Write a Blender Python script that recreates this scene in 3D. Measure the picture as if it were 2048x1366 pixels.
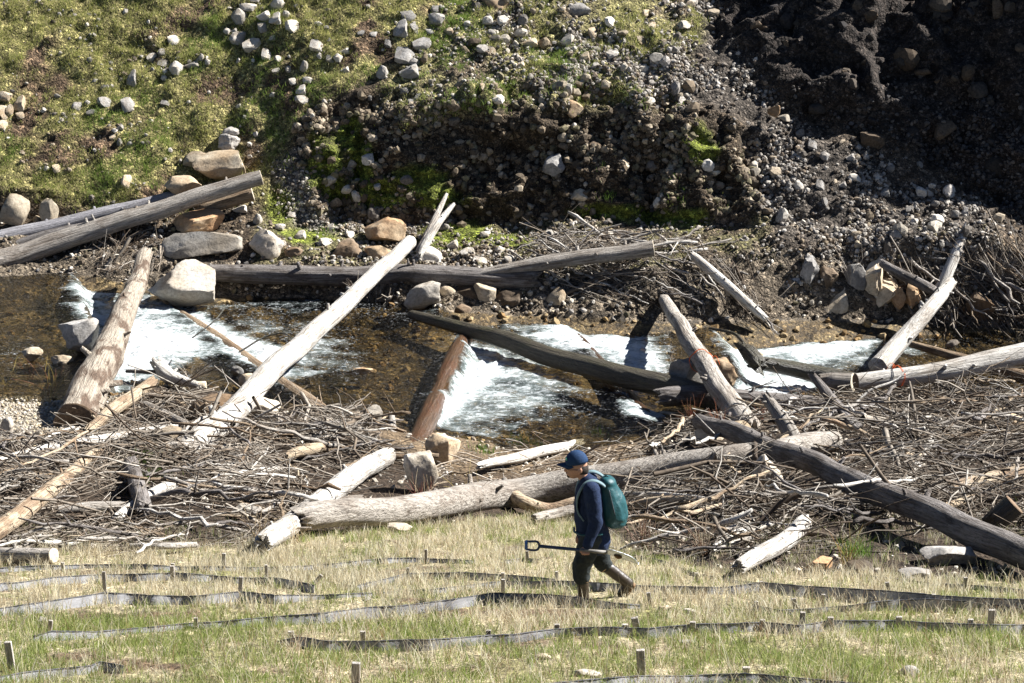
import bpy, bmesh, math, random
import numpy as np
from mathutils import Vector, Matrix, Euler
from mathutils.bvhtree import BVHTree

for o in list(bpy.data.objects):
    bpy.data.objects.remove(o)
sc = bpy.context.scene
C = sc.collection

# ------------------------------------------------------------------ camera, sky, sun, exposure
H_CAM, PITCH, F = 12.5, math.radians(18.0), 4107.0
cam_d = bpy.data.cameras.new('camera')
cam = bpy.data.objects.new('camera', cam_d); C.objects.link(cam)
cam.location = (0, 0, H_CAM)
cam.rotation_euler = (math.radians(90) - PITCH, 0, 0)
cam_d.sensor_width = 36.0
cam_d.lens = 36.0 * F / 2048.0
cam_d.clip_end = 600.0
sc.camera = cam

SUN_AZ, SUN_EL = math.radians(16.0), math.radians(42.0)      # azimuth from +x towards +y
SUN = Vector((math.cos(SUN_EL) * math.cos(SUN_AZ), math.cos(SUN_EL) * math.sin(SUN_AZ), math.sin(SUN_EL)))
w = bpy.data.worlds.new('World'); sc.world = w; w.use_nodes = True
wn = w.node_tree; wn.nodes.clear()
sky = wn.nodes.new('ShaderNodeTexSky'); sky.sky_type = 'NISHITA'; sky.sun_disc = False
sky.air_density = 0.35; sky.dust_density = 0.1
sky.sun_elevation = SUN_EL
sky.sun_rotation = math.radians(90) - SUN_AZ
bg = wn.nodes.new('ShaderNodeBackground'); bg.inputs[1].default_value = 0.05
wo = wn.nodes.new('ShaderNodeOutputWorld')
wn.links.new(sky.outputs[0], bg.inputs[0]); wn.links.new(bg.outputs[0], wo.inputs[0])
sd = bpy.data.lights.new('sun', 'SUN'); sd.energy = 5.0; sd.angle = math.radians(0.5); sd.color = (1.0, 0.98, 0.955)
sun = bpy.data.objects.new('sun', sd); C.objects.link(sun)
sun.rotation_euler = SUN.to_track_quat('Z', 'Y').to_euler()
sun.location = (20, 30, 40)
sc.view_settings.view_transform = 'Standard'; sc.view_settings.look = 'None'
sc.view_settings.gamma = 1.0; sc.view_settings.use_curve_mapping = False
sc.view_settings.exposure = 1.65
sc.cycles.max_bounces = 6; sc.cycles.transparent_max_bounces = 10
sc.cycles.diffuse_bounces = 1; sc.cycles.glossy_bounces = 2; sc.cycles.transmission_bounces = 4
sc.cycles.caustics_reflective = False; sc.cycles.caustics_refractive = False
sc.cycles.use_denoising = True

# ------------------------------------------------------------------ camera geometry (photo pixels of 2048 x 1366 -> rays)
CP, SP = math.cos(PITCH), math.sin(PITCH)
CAM = Vector((0, 0, H_CAM))
def ray(px, py):
    a, b = (px - 1024) / F, (683 - py) / F
    return Vector((a, CP + b * SP, -SP + b * CP))
def at_d(px, py, d):                       # point on that sight line at ground distance d
    r = ray(px, py); return CAM + r * (d / r.y)
def at_z(px, py, z):                       # ... at height z
    r = ray(px, py); return CAM + r * ((z - H_CAM) / r.z)
def proj(v):                               # world (N,3) -> pixel coordinates
    v = np.asarray(v, float)
    dz = v[..., 2] - H_CAM
    dep = v[..., 1] * CP - dz * SP
    dep = np.maximum(dep, 0.5)
    up = v[..., 1] * SP + dz * CP
    return 1024 + F * v[..., 0] / dep, 683 - F * up / dep
def ppm(p):                                # photo pixels per metre at p
    return F / (p[1] * CP - (p[2] - H_CAM) * SP)

# ------------------------------------------------------------------ numpy noise and mesh helpers
def _hash(ix, iy, iz, seed):
    h = (ix.astype(np.int64) * 374761393 + iy.astype(np.int64) * 668265263 + iz.astype(np.int64) * 2147483647 + seed * 974711) & 0x7fffffff
    h = ((h ^ (h >> 13)) * 1274126177) & 0x7fffffff
    h = ((h ^ (h >> 16)) * 668265263) & 0x7fffffff
    return (h & 0xffffff) / float(0x7fffff) - 1.0
def vnoise(p, seed=0):
    p = np.asarray(p, float); i = np.floor(p); f = p - i; f = f * f * (3 - 2 * f)
    ix, iy, iz = i[:, 0], i[:, 1], i[:, 2]; out = 0
    for a in (0, 1):
        wx = f[:, 0] if a else 1 - f[:, 0]
        for b in (0, 1):
            wy = f[:, 1] if b else 1 - f[:, 1]
            for c in (0, 1):
                wz = f[:, 2] if c else 1 - f[:, 2]
                out = out + wx * wy * wz * _hash(ix + a, iy + b, iz + c, seed)
    return out
def fbm(p, oct=3, seed=0, gain=.5):
    p = np.asarray(p, float); s = 0; a = 1.0; t = 0
    for k in range(oct):
        s = s + a * vnoise(p * 2.03 ** k + 17.1 * k, seed + k); t += a; a *= gain
    return s / t
def sstep(a, b, x):
    t = np.clip((x - a) / (b - a), 0, 1); return t * t * (3 - 2 * t)
def poly_sd(px, py, poly):                 # signed distance to a polygon, + inside
    px = np.asarray(px, float); py = np.asarray(py, float)
    best = np.full(px.shape, 1e9); inside = np.zeros(px.shape, bool)
    n = len(poly)
    for k in range(n):
        x0, y0 = poly[k]; x1, y1 = poly[(k + 1) % n]
        dx, dy = x1 - x0, y1 - y0
        t = np.clip(((px - x0) * dx + (py - y0) * dy) / (dx * dx + dy * dy + 1e-9), 0, 1)
        best = np.minimum(best, np.hypot(px - x0 - t * dx, py - y0 - t * dy))
        c = ((y0 > py) != (y1 > py)) & (px < (x1 - x0) * (py - y0) / (y1 - y0 + 1e-12) + x0)
        inside ^= c
    return np.where(inside, best, -best)
def pmask(px, py, poly, soft=20):
    return sstep(-soft, soft, poly_sd(px, py, poly))

def mk(name, V, Fc, smooth=True, col=None):
    """mesh from numpy arrays; Fc an (M,3)/(M,4) array or a list of such arrays"""
    me = bpy.data.meshes.new(name)
    V = np.asarray(V, np.float32)
    if not isinstance(Fc, (list, tuple)): Fc = [Fc]
    Fc = [np.asarray(f, np.int32) for f in Fc if len(f)]
    idx = np.concatenate([f.ravel() for f in Fc]); tot = np.concatenate([np.full(len(f), f.shape[1], np.int32) for f in Fc])
    st = np.concatenate([[0], np.cumsum(tot)[:-1]]).astype(np.int32)
    me.vertices.add(len(V)); me.vertices.foreach_set('co', V.ravel())
    me.loops.add(len(idx)); me.loops.foreach_set('vertex_index', idx)
    me.polygons.add(len(tot)); me.polygons.foreach_set('loop_start', st); me.polygons.foreach_set('loop_total', tot)
    me.polygons.foreach_set('use_smooth', np.full(len(tot), bool(smooth)))
    if col is not None: addcol(me, 'Col', col)
    me.update(calc_edges=True); me.validate(); return me
def addcol(me, name, col):
    col = np.asarray(col, np.float32)
    if col.shape[1] == 3: col = np.concatenate([col, np.ones((len(col), 1), np.float32)], 1)
    a = me.color_attributes.new(name, 'FLOAT_COLOR', 'POINT'); a.data.foreach_set('color', col.ravel())
def addval(me, name, v):
    a = me.attributes.new(name, 'FLOAT', 'POINT'); a.data.foreach_set('value', np.asarray(v, np.float32))

def obj(name, me, mat=None, parent=None, label=None, cat=None, group=None, kind=None, loc=None):
    o = bpy.data.objects.new(name, me); C.objects.link(o)
    if mat is not None and me is not None and not me.materials: me.materials.append(mat)
    if parent is not None: o.parent = parent
    if loc is not None: o.location = loc
    if label: o['label'] = label
    if cat: o['category'] = cat
    if group: o['group'] = group
    if kind: o['kind'] = kind
    return o
def empty(name, loc, label, cat, group=None):
    return obj(name, None, None, None, label, cat, group, None, loc)

def tubes(P, R, sides=5, cap=True):
    """N tubes through K points: P (N,K,3), R (N,K) -> verts, quads(+tris)"""
    P = np.asarray(P, float); R = np.asarray(R, float); N, K, _ = P.shape
    T = np.gradient(P, axis=1); T /= np.linalg.norm(T, axis=2, keepdims=True) + 1e-9
    ref = np.zeros((N, 1, 3)); m = T.mean(1); ax = np.argmin(np.abs(m), axis=1); ref[np.arange(N), 0, ax] = 1
    A = np.cross(T, np.broadcast_to(ref, T.shape)); A /= np.linalg.norm(A, axis=2, keepdims=True) + 1e-9
    B = np.cross(T, A)
    an = np.arange(sides) * 2 * math.pi / sides
    V = P[:, :, None, :] + R[:, :, None, None] * (A[:, :, None, :] * np.cos(an)[None, None, :, None] + B[:, :, None, :] * np.sin(an)[None, None, :, None])
    V = V.reshape(-1, 3)
    k = np.arange(K - 1)[:, None] * sides; s = np.arange(sides)[None, :]; s2 = (s + 1) % sides
    q = np.stack([k + s, k + s2, k + sides + s2, k + sides + s], -1).reshape(-1, 4)
    Q = (q[None] + (np.arange(N) * K * sides)[:, None, None]).reshape(-1, 4)
    if cap and sides >= 3:
        tri = []
        for j in range(1, sides - 1):
            tri.append([0, j + 1, j]); e = (K - 1) * sides; tri.append([e, e + j, e + j + 1])
        tri = np.array(tri); Tt = (tri[None] + (np.arange(N) * K * sides)[:, None, None]).reshape(-1, 3)
        return V, [Q, Tt]
    return V, [Q]

_ico = {}
def ico(sub):
    if sub not in _ico:
        bm = bmesh.new(); bmesh.ops.create_icosphere(bm, subdivisions=max(sub, 1), radius=1.0)
        _ico[sub] = (np.array([v.co[:] for v in bm.verts]), np.array([[v.index for v in f.verts] for f in bm.faces])); bm.free()
    return _ico[sub]
def rock_geo(seed, sub=3, cuts=9, rough=.10, angular=.95, blocky=0.0):
    r = np.random.default_rng(seed)
    v, f = ico(sub); v = v.copy()
    if blocky:
        b = np.sign(v) * np.abs(v) ** (1 - .6 * blocky); v = b / np.abs(b).max() * 1.0
        v *= np.array([1, r.uniform(.7, 1), r.uniform(.7, 1)])
    v *= (1 + .28 * fbm(v * 1.1 + r.uniform(-50, 50, 3), 2, seed))[:, None]
    for k in range(cuts):
        n = r.normal(size=3); n /= np.linalg.norm(n); h = r.uniform(.48, .84)
        dd = v @ n; over = dd > h
        v[over] -= np.outer((dd[over] - h) * angular, n)
    if rough:
        v += v * (rough * fbm(v * 2.6 + seed, 3, seed + 5))[:, None]
        if sub >= 4: v += v * (rough * .28 * fbm(v * 9 + seed, 3, seed + 9))[:, None]
    q = Euler(tuple(r.uniform(0, 6.28, 3))).to_matrix(); v = v @ np.array(q).T
    lo, hi = v.min(0), v.max(0); v = (v - (lo + hi) / 2) / ((hi - lo) / 2)
    return v, f
# ------------------------------------------------------------------ materials
def new_mat(name):
    m = bpy.data.materials.new(name); m.use_nodes = True; nt = m.node_tree; nt.nodes.clear()
    out = nt.nodes.new('ShaderNodeOutputMaterial'); return m, nt, out
class N:
    def __init__(s, nt): s.nt = nt
    def n(s, t, **kw):
        nd = s.nt.nodes.new(t)
        for k, v in kw.items(): setattr(nd, k, v)
        return nd
    def l(s, a, b): s.nt.links.new(a, b)
    def val(s, nd, i, v):
        if hasattr(v, 'is_linked') or v.__class__.__name__.startswith('NodeSocket'): s.l(v, nd.inputs[i])
        else: nd.inputs[i].default_value = v
    def noise(s, vec, scale, detail=4, rough=.55, dist=0):
        t = s.n('ShaderNodeTexNoise'); s.val(t, 'Vector', vec) if vec is not None else None
        t.inputs['Scale'].default_value = scale; t.inputs['Detail'].default_value = detail
        t.inputs['Roughness'].default_value = rough; t.inputs['Distortion'].default_value = dist; return t.outputs['Fac']
    def ramp(s, fac, stops, interp='LINEAR'):
        r = s.n('ShaderNodeValToRGB'); r.color_ramp.interpolation = interp; e = r.color_ramp.elements
        while len(e) < len(stops): e.new(.5)
        for k, (p, c) in enumerate(stops):
            e[k].position = p; e[k].color = (c, c, c, 1) if isinstance(c, (int, float)) else (*c, 1)
        s.l(fac, r.inputs[0]); return r.outputs[0]
    def mix(s, fac, a, b, mode='MIX'):
        m = s.n('ShaderNodeMix', data_type='RGBA', blend_type=mode); s.val(m, 0, fac)
        for i, v in ((6, a), (7, b)):
            if isinstance(v, tuple): m.inputs[i].default_value = (*v, 1)
            else: s.l(v, m.inputs[i])
        return m.outputs[2]
    def math(s, op, a, b=0.0):
        m = s.n('ShaderNodeMath', operation=op); s.val(m, 0, a); s.val(m, 1, b); return m.outputs[0]
    def bump(s, h, strength=.5, dist=.02, nrm=None):
        b = s.n('ShaderNodeBump'); b.inputs['Strength'].default_value = strength; b.inputs['Distance'].default_value = dist
        s.l(h, b.inputs['Height'])
        if nrm is not None: s.l(nrm, b.inputs['Normal'])
        return b.outputs[0]
    def bsdf(s, col, rough=.85, nrm=None, spec=.3):
        p = s.n('ShaderNodeBsdfPrincipled'); s.val(p, 'Base Color', col if not isinstance(col, tuple) else (*col, 1)); s.val(p, 'Roughness', rough)
        p.inputs['Specular IOR Level'].default_value = spec
        if nrm is not None: s.l(nrm, p.inputs['Normal'])
        return p
def coords(k, scale=(1, 1, 1), which='Object'):
    tc = k.n('ShaderNodeTexCoord'); mp = k.n('ShaderNodeMapping'); mp.inputs['Scale'].default_value = scale
    k.l(tc.outputs[which], mp.inputs[0]); return mp.outputs[0]

def mat_ground(name, rough=.92, fine=1.0, spec=.2, cells=.8):
    m, nt, out = new_mat(name); k = N(nt)
    a = k.n('ShaderNodeAttribute', attribute_name='Col')
    v = coords(k)
    n1 = k.noise(v, 6, 6, .65); n2 = k.noise(v, 38, 5, .7)
    vo = k.n('ShaderNodeTexVoronoi'); vo.inputs['Scale'].default_value = 22; k.l(v, vo.inputs['Vector'])
    vc = k.n('ShaderNodeTexVoronoi'); vc.inputs['Scale'].default_value = 13; k.l(v, vc.inputs['Vector']); vd = k.n('ShaderNodeTexVoronoi'); vd.inputs['Scale'].default_value = 34; k.l(v, vd.inputs['Vector'])
    def cell(t): 
        s = k.n('ShaderNodeSeparateColor'); k.l(t.outputs['Color'], s.inputs[0]); return s.outputs[0]
    c0 = k.mix(cells, a.outputs['Color'], k.mix(1.0, a.outputs['Color'], k.ramp(cell(vc), [(.0, .35), (.6, .9), (.85, 1.5), (1.0, 2.6)]), 'MULTIPLY'))
    c0 = k.mix(cells, c0, k.mix(1.0, c0, k.ramp(cell(vd), [(.0, .5), (.6, .95), (1.0, 1.9)]), 'MULTIPLY'))
    c = k.mix(1.0, c0, k.ramp(n1, [(.30, .35), (.5, .95), (.72, 1.55)]), 'MULTIPLY')
    c = k.mix(1.0, c, k.ramp(n2, [(.34, .35), (.5, 1.0), (.66, 1.6)]), 'MULTIPLY')
    hgt = k.math('ADD', k.math('MULTIPLY', n2, .7), k.math('ADD', k.math('MULTIPLY', vo.outputs['Distance'], -.9), k.math('MULTIPLY', vc.outputs['Distance'], -1.3)))
    nb = k.bump(hgt, .9 * fine, .035, k.bump(n1, .6, .08))
    p = k.bsdf(c, rough, nb, spec); k.l(p.outputs[0], out.inputs[0]); return m

def mat_rock(name, base, dark, light, warm=None, warm_amt=.3, scale=1.0, bump=.5):
    m, nt, out = new_mat(name); k = N(nt)
    v = coords(k); oi = k.n('ShaderNodeObjectInfo')
    off = k.n('ShaderNodeVectorMath', operation='SCALE'); k.l(oi.outputs['Location'], off.inputs[0]); off.inputs['Scale'].default_value = .37
    ad = k.n('ShaderNodeVectorMath', operation='ADD'); k.l(v, ad.inputs[0]); k.l(off.outputs[0], ad.inputs[1]); v = ad.outputs[0]
    n1 = k.noise(v, 2.6 * scale, 6, .65, .4); n2 = k.noise(v, 17 * scale, 6, .7); n3 = k.noise(v, 1.1 * scale, 3)
    c = k.ramp(n1, [(.25, dark), (.47, base), (.72, light)])
    if warm: c = k.mix(k.ramp(n3, [(.42, 0.0), (.62, warm_amt)]), c, warm)
    c = k.mix(1.0, c, k.ramp(n2, [(.3, .55), (.5, 1.0), (.72, 1.3)]), 'MULTIPLY')
    rnd = k.ramp(oi.outputs['Random'], [(0, .55), (1, 1.2)])
    c = k.mix(1.0, c, rnd, 'MULTIPLY')
    mu = k.n('ShaderNodeTexNoise'); mu.noise_type = 'RIDGED_MULTIFRACTAL'; mu.inputs['Scale'].default_value = 3.2 * scale; mu.inputs['Detail'].default_value = 4; k.l(v, mu.inputs['Vector'])
    nb = k.bump(n2, bump, .03, k.bump(mu.outputs['Fac'], bump * .5, .05))
    p = k.bsdf(c, .88, nb, .25); k.l(p.outputs[0], out.inputs[0]); return m

def mat_wood(name, pale, mid, dark, patch=None, patch_amt=.5, rough=.8, spec=.25, crack=1.0, wet=False):
    """weathered trunk: fibres run along local X"""
    m, nt, out = new_mat(name); k = N(nt)
    oi = k.n('ShaderNodeObjectInfo')
    tc = k.n('ShaderNodeTexCoord')
    off = k.n('ShaderNodeVectorMath', operation='SCALE'); k.l(oi.outputs['Location'], off.inputs[0]); off.inputs['Scale'].default_value = .61
    ad = k.n('ShaderNodeVectorMath', operation='ADD'); k.l(tc.outputs['Object'], ad.inputs[0]); k.l(off.outputs[0], ad.inputs[1])
    def mp(sv):
        q = k.n('ShaderNodeMapping'); q.inputs['Scale'].default_value = sv; k.l(ad.outputs[0], q.inputs[0]); return q.outputs[0]
    fib = k.noise(mp((1.3, 26, 26)), 1.0, 6, .65, .15); fin = k.noise(mp((4, 90, 90)), 1.0, 4, .6)
    blot = k.noise(mp((1.4, 3.2, 3.2)), 1.0, 5, .62, .3); grit = k.noise(mp((18, 26, 26)), 1.0, 5, .7)
    c = k.ramp(fib, [(.34, dark), (.45, mid), (.58, pale)])
    c = k.mix(k.ramp(blot, [(.42, .0), (.66, .5)]), c, pale)
    if patch: c = k.mix(k.ramp(blot, [(.40, patch_amt), (.50, 0.0)]), c, patch)
    c = k.mix(1.0, c, k.ramp(fin, [(.35, .5), (.52, 1.08)]), 'MULTIPLY')
    c = k.mix(1.0, c, k.ramp(grit, [(.30, .35), (.43, 1.0), (.8, 1.15)]), 'MULTIPLY')
    c = k.mix(1.0, c, k.ramp(oi.outputs['Random'], [(0, .8), (1, 1.12)]), 'MULTIPLY')
    h = k.math('ADD', k.math('MULTIPLY', fib, 1.0), k.math('MULTIPLY', grit, .35))
    nb = k.bump(h, .9 * crack, .06)
    p = k.bsdf(c, rough, nb, spec); k.l(p.outputs[0], out.inputs[0]); return m

def mat_attr(name, rough=.85, translucent=0.0, var=.25, scale=30, spec=.2):
    m, nt, out = new_mat(name); k = N(nt)
    a = k.n('ShaderNodeAttribute', attribute_name='Col'); c = a.outputs['Color']
    if var:
        c = k.mix(1.0, c, k.ramp(k.noise(coords(k), scale, 4, .65), [(.3, 1 - var * 1.6), (.5, 1.0), (.7, 1 + var)]), 'MULTIPLY')
    p = k.bsdf(c, rough, None, spec)
    if translucent:
        t = k.n('ShaderNodeBsdfTranslucent'); k.l(c, t.inputs[0]); mx = k.n('ShaderNodeMixShader'); mx.inputs[0].default_value = translucent
        k.l(p.outputs[0], mx.inputs[1]); k.l(t.outputs[0], mx.inputs[2]); k.l(mx.outputs[0], out.inputs[0])
    else: k.l(p.outputs[0], out.inputs[0])
    return m
def mat_plain(name, col, rough=.7, spec=.3, var=.15, scale=40, metal=0.0, bump=.0, bscale=60, translucent=0):
    m, nt, out = new_mat(name); k = N(nt); v = coords(k)
    c = k.mix(1.0, k.ramp(k.noise(v, scale, 4, .6), [(.3, 1 - var), (.7, 1 + var)]), col, 'MULTIPLY')
    nb = k.bump(k.noise(v, bscale, 4, .6), bump, .02) if bump else None
    p = k.bsdf(c, rough, nb, spec); p.inputs['Metallic'].default_value = metal
    if translucent:
        t = k.n('ShaderNodeBsdfTranslucent'); k.l(c, t.inputs[0]); mx = k.n('ShaderNodeMixShader'); mx.inputs[0].default_value = translucent
        k.l(p.outputs[0], mx.inputs[1]); k.l(t.outputs[0], mx.inputs[2]); k.l(mx.outputs[0], out.inputs[0])
    else: k.l(p.outputs[0], out.inputs[0])
    return m

M = {}
M['ground'] = mat_ground('soil_and_gravel')
M['near_ground'] = mat_ground('near_bank_soil', cells=.35)
M['bed'] = mat_ground('stream_bed_gravel', .75, .3, .3)
M['pale_rock'] = mat_rock('pale_rock', (.46, .42, .36), (.30, .27, .225), (.57, .535, .475), (.35, .27, .17), .5)
M['tan_rock'] = mat_rock('tan_rock', (.43, .36, .26), (.27, .205, .135), (.55, .48, .37), (.38, .24, .12), .5)
M['orange_rock'] = mat_rock('orange_rock', (.38, .275, .17), (.22, .14, .08), (.49, .385, .26), (.36, .185, .08), .65)
M['grey_rock'] = mat_rock('grey_rock', (.27, .255, .235), (.14, .13, .118), (.40, .38, .35), (.26, .21, .15), .4)
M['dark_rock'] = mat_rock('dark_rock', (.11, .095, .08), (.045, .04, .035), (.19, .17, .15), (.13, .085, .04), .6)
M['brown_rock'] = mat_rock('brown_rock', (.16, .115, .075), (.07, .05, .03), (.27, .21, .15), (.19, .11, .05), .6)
M['stone'] = mat_attr('loose_stone', .9, 0, .35, 22)
M['white_wood'] = mat_wood('bleached_wood', (.55, .52, .47), (.43, .40, .35), (.17, .145, .115), (.25, .205, .16), .5, crack=.8)
M['grey_wood'] = mat_wood('grey_weathered_wood', (.37, .335, .29), (.26, .23, .195), (.085, .068, .053), (.16, .125, .095), .5)
M['tan_wood'] = mat_wood('tan_barkless_wood', (.44, .355, .25), (.36, .275, .18), (.17, .115, .07), (.20, .125, .075), .7)
M['bark_wood'] = mat_wood('peeling_bark_wood', (.40, .345, .275), (.28, .23, .175), (.09, .066, .048), (.12, .08, .055), .95)
M['brown_wood'] = mat_wood('brown_wood', (.26, .195, .13), (.19, .135, .085), (.08, .055, .035), (.13, .08, .045), .6)
M['dark_wood'] = mat_wood('dark_wet_wood', (.075, .066, .046), (.042, .035, .025), (.014, .011, .008), (.05, .048, .022), .5, .4, .5)
M['red_wood'] = mat_wood('wet_reddish_wood', (.085, .046, .022), (.055, .029, .014), (.02, .011, .006), (.075, .028, .01), .6, .3, .5)
M['blue_wood'] = mat_wood('blue_grey_wood', (.31, .30, .31), (.23, .22, .225), (.11, .10, .10))
M['charcoal_wood'] = mat_wood('dark_grey_wood', (.22, .20, .185), (.145, .125, .11), (.055, .045, .038), (.075, .06, .048), .7)
M['end_grain'] = mat_plain('sawn_end_grain', (.16, .11, .07), .85, .2, .45, 24, 0, .5, 30)
M['pale_end'] = mat_plain('sawn_pale_end', (.44, .38, .29), .85, .2, .3, 24, 0, .5, 30)
M['stick'] = mat_attr('weathered_stick', .85, 0, .35, 18)
M['grass'] = mat_attr('grass_blade', .7, .45, .1, 10, .25)
M['twig'] = mat_attr('bare_twig', .6, 0, .15, 20, .3)
# ------------------------------------------------------------------ terrain: one continuous surface, near bank - stream bed - far hillside
# columns of sight lines; far bank rows: waterline(py,z), bank top(py,d), terrace end/cliff foot(py,d), cliff top(py,d), upper(py,d), beyond(d,z), far(d,z)
COLS = [
 #  px   near_wl(py,z)  near grass edge py | far_wl(py,z)  bank      foot        cliff top    upper       beyond      far
 (-800, (790, .40), 1115, (560, .40), (470, 43.2), (440, 43.9), (385, 44.2), (0, 48.8), (57, 11.5), (90, 22)),
 (-100, (795, .40), 1115, (557, .40), (470, 43.2), (440, 43.8), (372, 44.1), (0, 48.6), (57, 11.2), (90, 22)),
 (  80, (800, .40), 1112, (548, .40), (472, 43.2), (438, 43.8), (376, 44.1), (0, 48.6), (57, 11.2), (90, 22)),
 ( 200, (800, .38), 1108, (548, .38), (478, 43.0), (425, 43.9), (385, 44.2), (0, 48.5), (57, 11.2), (90, 22)),
 ( 330, (770, .12), 1104, (585, .18), (500, 42.4), (428, 43.9), (372, 44.4), (0, 48.4), (57, 11.2), (90, 22)),
 ( 480, (790, .10), 1090, (588, .10), (520, 42.0), (430, 43.9), (335, 44.9), (0, 48.2), (57, 11.0), (90, 22)),
 ( 600, (812, .00), 1072, (592, .02), (525, 41.9), (440, 43.9), (255, 45.2), (0, 47.9), (57, 10.8), (90, 22)),
 ( 720, (838, .00), 1062, (602, .00), (530, 41.8), (440, 44.1), (218, 45.3), (0, 47.8), (57, 10.8), (90, 22)),
 ( 900, (872, -.2), 1050, (617, .00), (535, 41.7), (445, 44.1), (205, 45.2), (0, 47.7), (57, 10.6), (90, 22)),
 (1100, (905, -.25), 1024, (627, -.12), (535, 41.6), (445, 44.0), (205, 45.1), (0, 47.8), (57, 10.6), (90, 22)),
 (1300, (880, -.3), 1112, (640, -.2), (530, 41.4), (440, 43.8), (235, 44.8), (0, 48.1), (57, 10.6), (90, 22)),
 (1430, (815, -.45), 1145, (640, -.28), (505, 42.0), (446, 43.4), (290, 44.3), (0, 48.6), (57, 11.2), (90, 22)),
 (1520, (800, -.6), 1152, (636, -.3), (496, 42.2), (452, 43.0), (300, 44.6), (0, 48.2), (54, 9.6), (90, 22)),
 (1600, (795, -.65), 1150, (634, -.35), (495, 42.2), (430, 43.2), (225, 45.6), (0, 47.6), (52, 8.2), (90, 22)),
 (1750, (785, -.65), 1152, (640, -.45), (482, 42.3), (425, 43.3), (262, 45.1), (0, 46.9), (50, 6.6), (90, 21)),
 (1900, (785, -.65), 1160, (648, -.55), (470, 42.2), (428, 43.2), (338, 44.7), (14, 46.7), (50, 6.2), (90, 20)),
 (1985, (790, -.65), 1165, (650, -.58), (470, 42.1), (445, 43.1), (400, 44.4), (0, 46.4), (49.5, 6.6), (90, 20)),
 (2060, (792, -.65), 1170, (652, -.6), (510, 42.0), (485, 43.0), (430, 44.2), (-70, 46.0), (49.5, 7.4), (90, 20)),
 (2300, (795, -.65), 1175, (655, -.6), (520, 42.0), (490, 43.0), (440, 44.2), (-170, 45.8), (49.5, 8.2), (90, 20)),
 (2850, (795, -.65), 1175, (655, -.6), (520, 42.0), (490, 43.0), (440, 44.2), (-170, 45.8), (49.5, 8.2), (90, 20)),
]
GS, GI = .318, 9.61                        # near grass slope: z = GI - GS*d
def grass_pt(px, py):
    r = ray(px, py); t = -r.z / r.y
    return at_d(px, py, (H_CAM - GI) / (t - GS))
def col_pts(c):
    px, nw, ng, fw, bk, ft, ct, up, bey, far = c
    g0, g1 = grass_pt(px, 1400), grass_pt(px, ng); n = at_z(px, *nw); fwp = at_z(px, *fw)
    kx = (px - 1024) / F
    def dz(d, z):
        dep = d * CP - (z - H_CAM) * SP; return Vector((kx * dep, d, z))
    mid = g1.lerp(n, .55); mid.z -= .05
    bed0 = Vector((n.x, n.y + 1.0, n.z - .34)); bed1 = Vector((fwp.x, fwp.y - 1.0, fwp.z - .42))
    return [dz(1.5, 8.6), dz(8.5, GI - GS * 8.5 + .1), g0, g1, mid, n, bed0, bed1, fwp, at_d(px, *bk), at_d(px, *ft), at_d(px, *ct), at_d(px, *up), dz(*bey), dz(*far)]
SEG = [8, 16, 105, 36, 40, 8, 26, 8, 26, 32, 66, 84, 26, 12]     # rows per profile segment
CPX = np.array([c[0] for c in COLS], float)
CPT = np.array([[tuple(p) for p in col_pts(c)] for c in COLS])    # (ncol, 15, 3)
upx = np.arange(-760, 2820, 9.5)
# smooth (cosine) interpolation between columns
ii = np.clip(np.searchsorted(CPX, upx) - 1, 0, len(CPX) - 2)
tt = (upx - CPX[ii]) / (CPX[ii + 1] - CPX[ii]); tt = np.clip(tt, 0, 1); tt = tt * .35 + .65 * (tt * tt * (3 - 2 * tt))
G = CPT[ii] * (1 - tt)[:, None, None] + CPT[ii + 1] * tt[:, None, None]
rows = []
for s, n in enumerate(SEG):
    for j in range(n):
        rows.append(G[:, s] + (G[:, s + 1] - G[:, s]) * (j / n))
rows.append(G[:, -1])
T = np.stack(rows, 0)                       # (R, Ccol, 3)
R_, C_ = T.shape[:2]
rid = np.concatenate([np.full(n, s) for s, n in enumerate(SEG)] + [[len(SEG) - 1]])
# round the corners of the profile a little
for it in range(3):
    T[1:-1] = T[1:-1] * .5 + .25 * (T[:-2] + T[2:])
def grid_normals(T):
    a = np.gradient(T, axis=1); b = np.gradient(T, axis=0)
    n = np.cross(a, b); n /= np.linalg.norm(n, axis=2, keepdims=True) + 1e-9
    n[n[..., 2] < -.2] *= -1
    return n
nrm = grid_normals(T)
P = T.reshape(-1, 3); PX, PY = proj(P)
PX = PX; rowid = np.repeat(rid, C_)
# regions of the far hillside, as seen in the photograph
GRASSY = [(-900, -900), (760, -900), (930, -80), (930, 30), (820, 110), (700, 170), (620, 215), (585, 270), (560, 330), (545, 400), (430, 400), (330, 420), (150, 405), (0, 380), (-900, 380)]
CLIFF = [(590, 260), (640, 205), (760, 185), (900, 195), (1040, 160), (1250, 190), (1400, 210), (1510, 270), (1530, 430), (1350, 430), (1200, 448), (900, 448), (640, 440), (610, 380)]
SCREE = [(1020, 90), (1150, 40), (1330, 40), (1400, -60), (1460, 60), (1560, 220), (1700, 290), (1900, 380), (2000, 430), (1990, 500), (1560, 500), (1530, 430), (1490, 250), (1250, 180), (1080, 170)]
RIDGE = [(880, 40), (960, -80), (1400, -80), (1400, 60), (1340, 210), (1200, 210), (1000, 215), (820, 235), (760, 190), (820, 110)]
SHADEC = [(1400, -900), (1440, 60), (1560, 190), (1640, 240), (1760, 270), (1900, 345), (2000, 420), (2060, 470), (3000, 470), (3000, -900)]
TERR = [(520, 430), (640, 440), (900, 448), (1200, 448), (1360, 430), (1540, 440), (1540, 520), (1300, 550), (1000, 545), (700, 540), (500, 530)]
CHUTE = [(545, 330), (590, 300), (640, 400), (720, 450), (640, 470), (560, 430)]
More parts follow.
